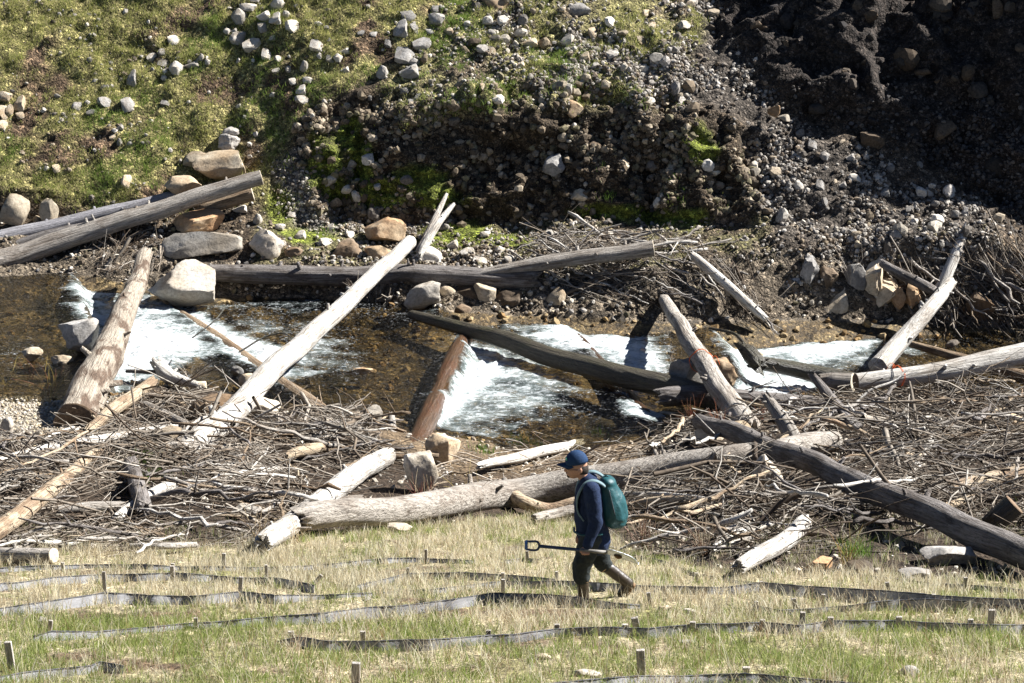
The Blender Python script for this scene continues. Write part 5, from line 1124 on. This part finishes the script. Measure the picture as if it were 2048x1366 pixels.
def fence(pts, hpx, lean, label, stakes, seed):
    """pts: top edge in the photo; hpx: visible height; lean: how far the strip tips away from the camera"""
    r_ = np.random.default_rng(seed); pts = np.array(pts, float); L = np.concatenate([[0], np.cumsum(np.hypot(*np.diff(pts, axis=0).T))])
    n = max(12, int(L[-1] / 9)); t = np.linspace(0, L[-1], n); X = np.interp(t, L, pts[:, 0]); Y = np.interp(t, L, pts[:, 1])
    Hh = np.interp(t, L, hpx) if isinstance(hpx, (list, tuple)) and len(hpx) == len(pts) else np.full(n, hpx if not isinstance(hpx, (list, tuple)) else hpx[0])
    la = np.interp(t, [0, L[-1]], lean) if isinstance(lean, tuple) else np.full(n, lean)
    Bp, Tp = [], []; Hh = Hh * .82
    for x, y, h, a in zip(X, Y, Hh, la):
        g, _ = hit(x, y + h); k = ppm(g); dp = math.atan2(H_CAM - g.z, g.y)
        up = math.cos(dp) * math.cos(a) + math.sin(dp) * math.sin(a); ln = h / k / up
        Bp.append(g + Vector((0, -.02, -.05))); Tp.append(g + Vector((0, math.sin(a) * ln, math.cos(a) * ln)))
    Bp, Tp = np.array(Bp), np.array(Tp); Rn = 6; org = Vector(Bp[n // 2])
    rowsv = []
    for j in range(Rn + 1):
        f_ = j / Rn; w_ = Bp * (1 - f_) + Tp * f_
        pn = np.column_stack([w_[:, 0] * 2.2, np.full(n, f_ * 1.2), np.zeros(n)])
        w_ = w_ + np.array([0, 1, .2]) * (.022 * fbm(pn, 2, seed) * (1 if 0 < j else .2))[:, None]
        rowsv.append(w_)
    G_ = np.stack(rowsv); off = np.array([0, .006, 0]); both = np.concatenate([G_.reshape(-1, 3), (G_ + off).reshape(-1, 3)]) - np.array(org)
    i0 = np.arange((Rn + 1) * n).reshape(Rn + 1, n); q1 = np.stack([i0[:-1, :-1], i0[:-1, 1:], i0[1:, 1:], i0[1:, :-1]], -1).reshape(-1, 4)
    root = empty('silt_fence', org, label, 'fence', 'low silt fences across the near bank')
    obj('fabric', mk('fabric', both, np.concatenate([q1, q1[:, ::-1] + (Rn + 1) * n]), True), M['fabric'], root)
    top = G_[-1] - np.array(org) + np.array([0, .003, .004]); v_, f_ = tubes(top[None], np.full((1, n), .006) * (1 + .3 * r_.normal(size=(1, n))).clip(.6, 1.5), 6)
    obj('hem', mk('hem', v_, f_, True), M['hem'], root)
    for (sx, y0, y1, wv, tl) in stakes:
        g, _ = hit(sx, y1); k = ppm(g); dp = math.atan2(H_CAM - g.z, g.y); hz = (y1 - y0) / k / math.cos(dp); wm = wv / k; th = wm * .55
        hz2 = hz + .12
        bm = bmesh.new(); bmesh.ops.create_cube(bm, size=1.0)
        for v in bm.verts: v.co = Vector((v.co.z * hz2, v.co.x * wm, v.co.y * th))          # long axis on local X, as for the logs
        bmesh.ops.bevel(bm, geom=bm.edges[:], offset=min(th, wm) * .1, segments=1, affect='EDGES')
        me = bpy.data.meshes.new('stake'); bm.to_mesh(me); bm.free()
        o = obj('stake', me, M['stake'], root)
        tl_ = math.radians(tl); o.rotation_euler = (0, 0, 0)
        rot = Matrix.Rotation(tl_, 3, 'Y') @ Matrix(((0, 1, 0), (0, 0, 1), (1, 0, 0))) @ Matrix.Identity(3)
        cen = Vector(g) + Vector((0, .015, 0)) + (Matrix.Rotation(tl_, 3, 'Y') @ Vector((0, 0, (hz - .12) / 2)))
        o.matrix_local = Matrix.Translation(cen - org) @ rot.to_4x4()
    return root
fence([(-30, 1139), (60, 1134), (125, 1131), (215, 1128), (340, 1134), (440, 1133), (530, 1136), (600, 1134), (700, 1126), (770, 1119), (840, 1117), (950, 1121)], 10, 1.0, 'thin pale silt fence farthest up on the left, nearest the driftwood', [(126, 1126, 1148, 7, 0), (345, 1128, 1148, 7, 3), (447, 1108, 1140, 7, 3), (852, 1100, 1128, 6, 0)], 1)
fence([(-30, 1172), (40, 1166), (110, 1156), (200, 1152), (345, 1147), (400, 1150), (480, 1155), (545, 1155), (570, 1160), (628, 1173)], 17, (1.0, .7), 'short silt fence on the left with a crumpled right end', [(345, 1133, 1165, 8, 0), (533, 1131, 1162, 6, 0), (627, 1146, 1170, 8, 40)], 2)
fence([(-30, 1219), (70, 1208), (120, 1200), (205, 1187), (300, 1192), (390, 1192), (480, 1183), (550, 1190), (640, 1190), (760, 1186)], [20, 24, 26, 26, 24, 22, 26, 24, 12, 6], .95, 'bright grey silt fence on the left with two tall stakes', [(210, 1145, 1196, 7, 0), (479, 1155, 1195, 8, 6)], 3)
fence([(715, 1172), (765, 1160), (816, 1147), (915, 1146), (1014, 1151), (1110, 1158)], 14, .1, 'dark low silt fence with one stake left of the walking person', [(816, 1137, 1160, 6, 0), (1113, 1144, 1165, 6, 0)], 4)
fence([(760, 1186), (860, 1180), (960, 1168), (1002, 1163), (1155, 1165), (1300, 1172), (1441, 1175), (1522, 1167), (1631, 1175), (1776, 1183), (1880, 1194), (2090, 1204)], [8, 10, 13, 16, 18, 18, 18, 22, 28, 34, 36, 38], (.9, .15), 'long dark silt fence passing right behind the boots of the person', [(1008, 1147, 1182, 7, -4), (1522, 1164, 1186, 7, 0), (1780, 1165, 1192, 8, -14)], 5)
fence([(65, 1273), (100, 1262), (190, 1266), (300, 1256), (390, 1246), (500, 1239), (600, 1232), (700, 1222), (800, 1212), (900, 1200), (985, 1186), (1060, 1188), (1150, 1195), (1240, 1208), (1280, 1213)], [14, 26, 14, 12, 14, 18, 22, 24, 26, 24, 24, 24, 20, 12, 5], (1.0, .25), 'long silt fence rising to a peak just below the person', [(98, 1242, 1266, 9, 10), (392, 1237, 1258, 8, 0), (1006, 1160, 1194, 8, 0)], 6)
fence([(560, 1282), (600, 1275), (650, 1283), (750, 1284), (850, 1281), (960, 1272), (1030, 1270), (1110, 1259), (1200, 1256), (1300, 1259), (1385, 1250), (1525, 1247), (1600, 1253), (1660, 1243), (1800, 1244), (1940, 1250), (2090, 1251)], [14, 22, 24, 26, 26, 22, 20, 18, 18, 22, 22, 20, 22, 22, 22, 22, 22], .3, 'longest dark silt fence running right across the lower grass', [(726, 1264, 1290, 11, 0), (582, 1264, 1284, 12, 0), (977, 1262, 1284, 10, 0), (1114, 1250, 1272, 10, 0), (1275, 1236, 1262, 14, -14), (1250, 1250, 1272, 12, 0), (1385, 1245, 1268, 12, 0), (1525, 1241, 1264, 10, 0), (1604, 1226, 1264, 11, 0), (1660, 1236, 1262, 12, 0), (1797, 1235, 1262, 12, 0), (1940, 1240, 1266, 11, 0), (1981, 1221, 1262, 13, 0)], 7)
fence([(-40, 1362), (40, 1348), (100, 1341), (180, 1333), (195, 1324), (245, 1333)], 20, .95, 'short sagging silt fence with a tall stake in the bottom left corner', [(24, 1286, 1345, 14, -4), (-3, 1284, 1300, 10, 0)], 8)
fence([(1060, 1372), (1180, 1362), (1300, 1353), (1490, 1349), (1600, 1358), (1720, 1368)], 24, .95, 'pale silt fence with a tall stake along the bottom edge', [(1284, 1302, 1360, 17, -4), (1492, 1336, 1356, 15, 0), (711, 1328, 1385, 17, 2)], 9)
fence([(1505, 1211), (1560, 1222), (1600, 1219), (1690, 1211), (1780, 1203), (1865, 1199), (1950, 1206), (2090, 1226)], [12, 12, 10, 14, 22, 30, 24, 14], .0, 'sagging dark silt fence crossing below the long one on the right', [(1302, 1186, 1212, 8, -12), (1512, 1204, 1222, 8, 0), (1593, 1198, 1224, 9, -14), (1866, 1190, 1222, 8, 0), (1646, 1190, 1212, 8, 0)], 10)
fence([(1255, 1108), (1330, 1124), (1390, 1147), (1480, 1163), (1520, 1166)], 7, .3, 'thin pale silt fence edge right of the shovel blade', [(1393, 1147, 1166, 6, 0)], 11)
fence([(1640, 1142), (1720, 1150), (1800, 1160), (1940, 1172), (2090, 1184)], 8, .2, 'thin dark silt fence edge under the large grey boulder', [(1930, 1156, 1182, 8, 0)], 12)
fence([(1010, 1123), (1055, 1118), (1080, 1121)], 7, .1, 'tiny bit of silt fence with one stake left of the shovel handle', [(1056, 1103, 1124, 6, -6)], 13)
# ------------------------------------------------------------------ ropes and flags
def rope_ring(px, py, wpx, spec, ax_px, label, seed, tails=3):
    c = axis_point(px, py, wpx, spec); k = ppm(c); r = wpx / 2 / k * 1.12
    a2 = axis_point(ax_px[0], ax_px[1], wpx, spec); ax = (a2 - c).normalized(); Rm = frame_of((0, 0, 0), ax)
    t = np.linspace(0, 2 * math.pi * 2.2, 60); r_ = np.random.default_rng(seed)
    pts = np.stack([.05 * (t / t[-1] - .5) + .012 * np.sin(t * 3), np.cos(t) * r * (1 + .05 * np.sin(t * 5)), np.sin(t) * r * (1 + .05 * np.cos(t * 4))], -1)
    Ps, Rs = [pts], [np.full(60, .006)]
    V, Fc = tubes(pts[None], np.full((1, 60), .006), 6)
    o = obj('rope', mk('rope', V, Fc, True), M['rope'], None, label, 'rope'); o.matrix_world = Matrix.Translation(c) @ Rm.to_4x4()
    for j in range(tails):
        s = np.linspace(0, 1, 10); a = r_.uniform(-1, 1.5); e = np.stack([r_.uniform(-.2, .2) * s, np.cos(a) * r * (1 + .5 * s), np.sin(a) * r * (1 + .2 * s) + .1 * np.sin(s * 3) - .12 * s], -1)
        v2, f2 = tubes(e[None], np.full((1, 10), .005), 5); obj('loose_end', mk('loose_end', v2, f2, True), M['rope'], o)
M['rope'] = mat_plain('orange_rope', (.62, .13, .035), .7, .3, .25, 60)
rope_ring(1402, 722, 42, .45, (1440, 775), 'orange rope wound round the grey slanting log', 1)
rope_ring(1796, 752, 38, .06, (1850, 742), 'orange red rope wound round the bright white log', 2)
def pin_flag(px, py0, py1, col, label, wpx):
    g, _ = hit(px, py1); k = ppm(g); hz = (py1 - py0) / k / .93
    v, f = tubes(np.array([[[0, 0, -.05], [0, 0, hz]]]), np.full((1, 2), .0025), 6)
    root = empty('marker_flag', g, label, 'flag'); obj('wire', mk('wire', v, f), M['hem'], root)
    w_ = wpx / k; vv = []; n = 6
    for i in range(n):
        for j in range(4):
            vv.append((-w_ * .4 + w_ * i / (n - 1) * (1 - .0 * j), .015 * math.sin(i * 1.3 + j), hz - w_ * 1.2 * j / 3 * (.35 + .65 * i / (n - 1))))
    ff = [[i * 4 + j, (i + 1) * 4 + j, (i + 1) * 4 + j + 1, i * 4 + j + 1] for i in range(n - 1) for j in range(3)]
    m_ = mk('pennant', np.array(vv), np.array(ff)); o = obj('pennant', m_, mat_plain('flag_' + label.split()[1], col, .6, .3, .1, 30, translucent=.4), root)
    so = o.modifiers.new('s', 'SOLIDIFY'); so.thickness = .002
pin_flag(703, 1018, 1045, (.85, .10, .13), 'small pink marker flag in front of the long grey log', 9)
pin_flag(2014, 926, 948, (.8, .8, .8), 'tiny white marker flag above the cream log at the right edge', 8)
# ------------------------------------------------------------------ person
def blob(name, parts, voxel, mat, parent=None, smooth=2, wr=0.0, wf=14.0, seed=0, label=None, cat=None, loc=None, wdir=(1, 1, 1)):
    """tapered limbs and ellipsoids grown together into one continuous skin"""
    bm = bmesh.new()
    for p in parts:
        if p[0] == 'c':
            _, a, ra, b, rb = p[:5]; sy = p[5] if len(p) > 5 else 1.0
            a, b = Vector(a), Vector(b); n = 10
            for k in range(n + 1):
                c = a.lerp(b, k / n); r = ra + (rb - ra) * k / n
                bmesh.ops.create_icosphere(bm, subdivisions=2, radius=1.0, matrix=Matrix.Translation(c) @ Matrix.Diagonal((r, r * sy, r, 1)))
        else:
            _, c, rad = p[:3]; rot = Matrix.Rotation(p[3], 4, 'Y') if len(p) > 3 else Matrix.Identity(4)
            bmesh.ops.create_icosphere(bm, subdivisions=3, radius=1.0, matrix=Matrix.Translation(Vector(c)) @ rot @ Matrix.Diagonal((*rad, 1)))
    me = bpy.data.meshes.new(name); bm.to_mesh(me); bm.free()
    t = bpy.data.objects.new('tmp', me); C.objects.link(t)
    rm = t.modifiers.new('r', 'REMESH'); rm.mode = 'VOXEL'; rm.voxel_size = voxel
    sm = t.modifiers.new('s', 'SMOOTH'); sm.iterations = smooth * 3; sm.factor = .5
    dg = bpy.context.evaluated_depsgraph_get(); m2 = bpy.data.meshes.new_from_object(t.evaluated_get(dg)); bpy.data.objects.remove(t); bpy.data.meshes.remove(me)
    n = len(m2.vertices); co = np.empty(n * 3, np.float32); m2.vertices.foreach_get('co', co); co = co.reshape(-1, 3).astype(float)
    if wr:
        no = np.empty(n * 3, np.float32); m2.vertices.foreach_get('normal', no); no = no.reshape(-1, 3)
        co += no * (wr * (fbm(co * wf * np.array(wdir), 3, seed) + .6 * (1 - 2 * np.abs(fbm(co * wf * .6 * np.array(wdir), 2, seed + 4)))))[:, None]
        m2.vertices.foreach_set('co', co.astype(np.float32).ravel())
    m2.name = name; m2.polygons.foreach_set('use_smooth', np.ones(len(m2.polygons), bool)); m2.update(); m2.materials.clear()
    return obj(name, m2, mat, parent, label, cat, None, None, loc)
M['skin'] = mat_plain('skin', (.40, .215, .14), .55, .35, .12, 60)
M['navy'] = mat_plain('navy_fleece', (.016, .026, .058), .9, .15, .25, 50, 0, .4, 90)
M['trouser'] = mat_plain('dark_trousers', (.024, .029, .029), .8, .2, .3, 30, 0, .4, 60)
M['boot'] = mat_plain('rubber_boot', (.040, .029, .019), .42, .45, .35, 18, 0, .2, 40)
M['sole'] = mat_plain('boot_sole', (.16, .095, .045), .7, .3, .3, 30)
M['rim'] = mat_plain('boot_rim', (.42, .29, .17), .7, .3, .1, 30)
M['cap'] = mat_plain('blue_cap', (.012, .035, .088), .8, .2, .15, 60, 0, .3, 120)
M['hair'] = mat_plain('dark_hair', (.028, .02, .015), .8, .3, .4, 120, 0, .6, 160)
M['teal'] = mat_plain('teal_nylon', (.010, .060, .068), .5, .35, .2, 18, 0, .35, 25)
M['strap'] = mat_plain('pale_strap', (.12, .18, .195), .7, .3, .2, 60)
M['steel'] = mat_plain('worn_steel', (.55, .58, .62), .38, .5, .25, 14, .9, .2, 40)
M['shaft'] = mat_plain('dark_blue_shaft', (.018, .035, .085), .4, .4, .2, 20)
M['wood_shaft'] = mat_plain('worn_shaft', (.15, .14, .125), .6, .3, .3, 20)
M['soil'] = mat_plain('clod', (.17, .095, .04), .95, .1, .4, 30, 0, .6, 50)
g_, _ = hit(1181.8, 1192)
ROOT = at_d(1181.8, 1192, g_.y - .24) - Vector((0, 0, .06))
HY = -.10
body = blob('person', [
    ('e', (-.155, 0, 1.472), (.102, .078, .118), .35), ('e', (-.195, 0, 1.405), (.062, .052, .062), .3), ('e', (-.215, 0, 1.375), (.032, .030, .026)),
    ('c', (-.255, 0, 1.462), .012, (-.272, 0, 1.428), .017), ('e', (-.247, 0, 1.395), (.018, .028, .012)), ('e', (-.24, -.03, 1.452), (.02, .018, .012)), ('e', (-.24, .03, 1.452), (.02, .018, .012)),
    ('e', (-.125, -.078, 1.448), (.022, .012, .032), .3), ('e', (-.125, .078, 1.448), (.022, .012, .032), .3),
    ('c', (-.115, 0, 1.40), .058, (-.03, 0, 1.29), .062), ('c', (-.02, 0, 1.20), .13, (.01, 0, .86), .13, 1.25), ('c', (-.015, -.15, 1.26), .06, (-.015, .15, 1.26), .06),
    ('c', (-.013, -.19, 1.30), .055, (.026, -.24, .97), .045), ('c', (.026, -.24, .97), .043, (-.058, -.285, .725), .034),
    ('c', (-.013, .19, 1.24), .055, (-.02, .22, .88), .045), ('c', (-.02, .22, .88), .043, (-.11, .20, .66), .034), ('e', (-.125, .19, .60), (.035, .03, .055)),
    ('c', (0, HY, .82), .09, (-.10, HY, .43), .06), ('c', (-.10, HY, .43), .055, (-.075, HY, .10), .04), ('c', (-.07, HY, .09), .04, (-.18, HY, .06), .035),
    ('c', (.04, .10, .80), .09, (.115, .10, .38), .06), ('c', (.115, .10, .38), .055, (.36, .10, .18), .04), ('c', (.38, .10, .155), .04, (.335, .10, .045), .035),
    # hand closed round the shaft
    ('e', (-.073, -.298, .702), (.040, .018, .036), .2), ('c', (-.062, -.285, .725), .030, (-.070, -.295, .705), .030),
] + [('c', (-.108 + .022 * i, -.318, .700 - .004 * i), .0115, (-.106 + .022 * i, -.338 + .002 * abs(i - 1), .676), .0105) for i in range(4)]
  + [('c', (-.106 + .022 * i, -.338, .676), .0105, (-.102 + .021 * i, -.318, .658 + .002 * abs(i - 1)), .0095) for i in range(4)]
  + [('c', (-.090, -.290, .722), .0125, (-.118, -.312, .712), .0115), ('c', (-.118, -.312, .712), .0115, (-.128, -.332, .696), .010)],
    .0085, M['skin'], None, 1, 0, 1, 0, 'man in navy jacket and blue cap walking left, carrying a shovel', 'person', ROOT)
person = body
jacket = blob('jacket', [
    ('c', (-.03, 0, 1.20), .145, (-.02, 0, 1.02), .165, 1.2), ('c', (-.02, 0, 1.02), .165, (.0, 0, .80), .165, 1.2), ('c', (.0, 0, .80), .165, (.03, 0, .68), .165, 1.2),
    ('c', (.015, 0, 1.20), .12, (.03, 0, .9), .13, 1.4), ('c', (-.02, -.15, 1.265), .085, (-.02, .15, 1.265), .085), ('c', (-.075, 0, 1.35), .066, (-.02, 0, 1.29), .088),
    ('c', (-.015, -.18, 1.285), .088, (.028, -.24, .97), .075), ('c', (.028, -.24, .97), .073, (-.05, -.283, .755), .054),
    ('c', (-.015, .19, 1.235), .085, (-.02, .22, .88), .068), ('c', (-.02, .22, .88), .065, (-.10, .20, .69), .05)],
    .013, M['navy'], body, 2, .010, 9, 3, wdir=(1, 1, 1.6))
blob('trousers', [
    ('c', (.02, -.07, .74), .125, (.02, .07, .74), .125), ('c', (-.005, HY, .74), .125, (-.10, HY, .45), .100), ('c', (-.10, HY, .45), .100, (-.10, HY, .32), .088), ('e', (-.11, HY - .06, .51), (.065, .045, .08)),
    ('c', (.05, .10, .72), .120, (.105, .10, .41), .094), ('c', (.105, .10, .41), .092, (.14, .10, .36), .083)],
    .012, M['trouser'], body, 2, .009, 11, 7, wdir=(1, 1, 1.8))
def boot(parts, sole, rim_c, rim_d, rim_r):
    b = blob('boot', parts, .009, M['boot'], body, 1, .004, 12, 9)
    blob('sole', sole, .008, M['sole'], b, 1)
    q = Vector(rim_d).to_track_quat('Z', 'Y').to_matrix(); t = np.linspace(0, 2 * math.pi, 25)
    pts = np.array([tuple(Vector(rim_c) + q @ Vector((math.cos(a) * rim_r, math.sin(a) * rim_r, 0))) for a in t]); v, f = tubes(pts[None], np.full((1, 25), .010), 6)
    obj('rim', mk('rim', v, f), M['rim'], b)
boot([('c', (-.090, HY, .285), .064, (-.080, HY, .14), .057), ('c', (-.080, HY, .14), .055, (-.070, HY, .07), .055), ('c', (-.075, HY, .07), .052, (-.20, HY, .045), .044, 1.0)],
     [('c', (-.045, HY, .018), .026, (-.215, HY, .010), .026, 1.6)], (-.090, HY, .285), (0, 0, 1), .064)
boot([('c', (.150, .10, .345), .066, (.30, .10, .225), .060), ('c', (.30, .10, .225), .058, (.375, .10, .165), .057), ('c', (.385, .10, .155), .055, (.315, .10, .038), .044)],
     [('c', (.435, .10, .135), .025, (.352, .10, .008), .025, 1.6)], (.148, .10, .347), (.78, 0, -.62), .066)
# cap, hair, beard, glasses
def dome(c, rad, tilt, lo):
    bm = bmesh.new(); bmesh.ops.create_uvsphere(bm, u_segments=28, v_segments=18, radius=1.0)
    bmesh.ops.delete(bm, geom=[v for v in bm.verts if v.co.z < lo], context='VERTS')
    for v in bm.verts: v.co = Matrix.Rotation(tilt, 3, 'Y') @ Vector((v.co.x * rad[0], v.co.y * rad[1], v.co.z * rad[2])) + Vector(c)
    me = bpy.data.meshes.new('cap'); bm.to_mesh(me); bm.free(); me.polygons.foreach_set('use_smooth', np.ones(len(me.polygons), bool)); return me
cap = obj('cap', dome((-.158, 0, 1.515), (.116, .092, .128), -.16, -.05), M['cap'], body); cap.modifiers.new('s', 'SOLIDIFY').thickness = .006
vv, ff = [], []
for i in range(9):
    for j in range(13):
        u, a = i / 8, (j / 12 - .5) * 2; y = a * .078 * (1 - .25 * u * u); x = -.243 - .115 * u * (1 - .55 * a * a) + .055 * a * a; vv.append((x, y, 1.512 + .012 * (1 - a * a) - .030 * u - .022 * a * a))
for i in range(8):
    for j in range(12): ff.append([i * 13 + j, i * 13 + j + 1, (i + 1) * 13 + j + 1, (i + 1) * 13 + j])
br = obj('brim', mk('brim', np.array(vv), np.array(ff)), M['cap'], cap); br.modifiers.new('s', 'SOLIDIFY').thickness = .005
em = blob('emblem', [('e', (-.262, -.030, 1.562), (.010, .026, .018), -.2)], .005, mat_plain('cap_emblem', (.12, .42, .28), .7, .2, .3, 80), cap, 1)
blob('hair', [('e', (-.115, 0, 1.455), (.078, .080, .068), .3), ('e', (-.075, 0, 1.425), (.035, .052, .045))], .008, M['hair'], body, 1, .004, 30, 2)
blob('beard', [('e', (-.236, 0, 1.372), (.022, .032, .020)), ('e', (-.256, 0, 1.405), (.012, .026, .008))], .006, M['hair'], body, 1, .002, 40, 3)
v, f = tubes(np.array([[[-.262, -.045, 1.462], [-.245, -.074, 1.462], [-.13, -.083, 1.466]]]), np.full((1, 3), .003), 5); gl_ = obj('glasses', mk('glasses', v, f), M['hem'], body)
# ------------------------------------------------------------------ backpack on his back
pack = blob('backpack', [('c', (.145, 0, 1.27), .095, (.200, 0, 1.08), .138, 1.25), ('c', (.200, 0, 1.08), .138, (.225, 0, .955), .142, 1.25), ('e', (.16, 0, 1.31), (.08, .11, .06), .3), ('e', (.235, 0, .90), (.12, .16, .085))],
    .011, M['teal'], None, 1, .013, 8, 21, 'teal rucksack on the back of the walking man', 'backpack', ROOT, wdir=(1, 1, .7))
def strap(y):
    p = np.array([(.115, y, 1.30), (.07, y, 1.335), (.0, y, 1.358), (-.075, y * 1.0, 1.325), (-.128, y * 1.04, 1.24), (-.150, y * 1.06, 1.15), (-.135, y * 1.1, 1.04), (-.08, y * 1.25, .965)])
    c_, r_, L_ = spline([Vector(q) for q in p], [1] * len(p), 40); wv = np.array([0, .030, 0]); nn_ = np.array([0, 0, .006])
    T_ = np.gradient(c_, axis=0); T_ /= np.linalg.norm(T_, axis=1, keepdims=True); B_ = np.cross(T_, [0, 1, 0])
    V = np.concatenate([c_ - wv + B_ * 0, c_ + wv, c_ + wv - B_ * .017, c_ - wv - B_ * .017]); n = 40; q = []
    for a, b in ((0, 1), (1, 2), (2, 3), (3, 0)):
        for i in range(n - 1): q.append([a * n + i, b * n + i, b * n + i + 1, a * n + i + 1])
    obj('shoulder_strap', mk('shoulder_strap', V, np.array(q)), M['strap'], pack)
strap(-.125); strap(.125)
v, f = tubes(np.array([[[.10, -.20, .83], [0, -.22, .82], [-.12, -.18, .81], [-.178, -.05, .79], [-.176, .05, .79]]]), np.full((1, 5), .012), 6); obj('hip_belt', mk('hip_belt', v, f), M['teal'], pack)
z_ = np.linspace(0, 1, 14); side = np.stack([.16 + .08 * z_, -.155 - .015 * np.sin(z_ * 3), 1.28 - .34 * z_], -1); v, f = tubes(side[None], np.full((1, 14), .005), 5); obj('compression_strap', mk('compression_strap', v, f), M['hem'], pack)
v, f = tubes(np.array([[[.115, 0, 1.345], [.135, 0, 1.38], [.165, 0, 1.355]]]), np.full((1, 3), .008), 6); obj('grab_loop', mk('grab_loop', v, f), M['teal'], pack)
# ------------------------------------------------------------------ shovel in his hand
SY = -.322
def pt(zx, zy, y=SY): return ((zx - 650) / 783, y, (1290 - zy) / 709 - y * .44)
sh = empty('shovel', ROOT, 'shovel with dark D grip and bright steel blade carried level', 'shovel')
a, b, c2 = np.array(pt(236, 858)), np.array(pt(545, 886)), np.array(pt(755, 906))
v, f = tubes(np.array([[a, (a + b) / 2, b]]), np.array([[.017, .0165, .016]]), 12); obj('shaft', mk('shaft', v, f), M['shaft'], sh)
v, f = tubes(np.array([[b, (b + c2) / 2, c2]]), np.array([[.0162, .0175, .020]]), 12); obj('socket', mk('socket', v, f), M['wood_shaft'], sh)
gp1, gp2 = np.array(pt(133, 820)), np.array(pt(133, 880)); n1, n2 = np.array(pt(225, 830)), np.array(pt(225, 880))
gr_ = np.array([a, n1, np.array(pt(150, 822)), gp1, (gp1 + gp2) / 2, gp2, np.array(pt(150, 884)), n2, a])
c_, r_, L_ = spline([Vector(q) for q in gr_], [1] * 9, 50); v, f = tubes(c_[None], np.full((1, 50), .012), 8); gh = obj('grip', mk('grip', v, f), M['shaft'], sh)
v, f = tubes(np.array([[gp1, (gp1 + gp2) / 2, gp2]]), np.full((1, 3), .016), 10); obj('grip_bar', mk('grip_bar', v, f), mat_plain('blue_grip', (.03, .10, .30), .45, .4), gh)
vv, ff = [], []; nu, nw = 14, 9; bd = np.array(pt(1005, 992)) - c2; 
for i in range(nu):
    u = i / (nu - 1); wd = .105 * (min(1, .55 + 3 * u) if u < .15 else 1.0) * (1 if u < .62 else math.sqrt(max(0.01, 1 - ((u - .62) / .385) ** 2)))
    for j in range(nw):
        s = (j / (nw - 1) - .5) * 2; cen = c2 + bd * u
        vv.append(tuple(cen + np.array([.03 * s * .3, wd * .62 * s, wd * .55 * s * -1]) + np.array([.0, 0, 1]) * (.028 * (s * s) - .012 + .01 * math.sin(u * 3))))
for i in range(nu - 1):
    for j in range(nw - 1): ff.append([i * nw + j, i * nw + j + 1, (i + 1) * nw + j + 1, (i + 1) * nw + j])
bl_ = obj('blade', mk('blade', np.array(vv), np.array(ff)), M['steel'], sh); bl_.modifiers.new('s', 'SOLIDIFY').thickness = .004
blob('soil_clod', [('e', tuple(c2 + bd * .38 + np.array([0, -.02, .012])), (.035, .03, .022), .3), ('e', tuple(c2 + bd * .3 + np.array([0, -.01, .010])), (.025, .03, .016), .3)], .006, M['soil'], bl_, 1, .006, 25, 4)
# ------------------------------------------------------------------ last checks on the tree of objects
for o in bpy.data.objects:
    if o.parent is not None and 'category' in o: del o['category']
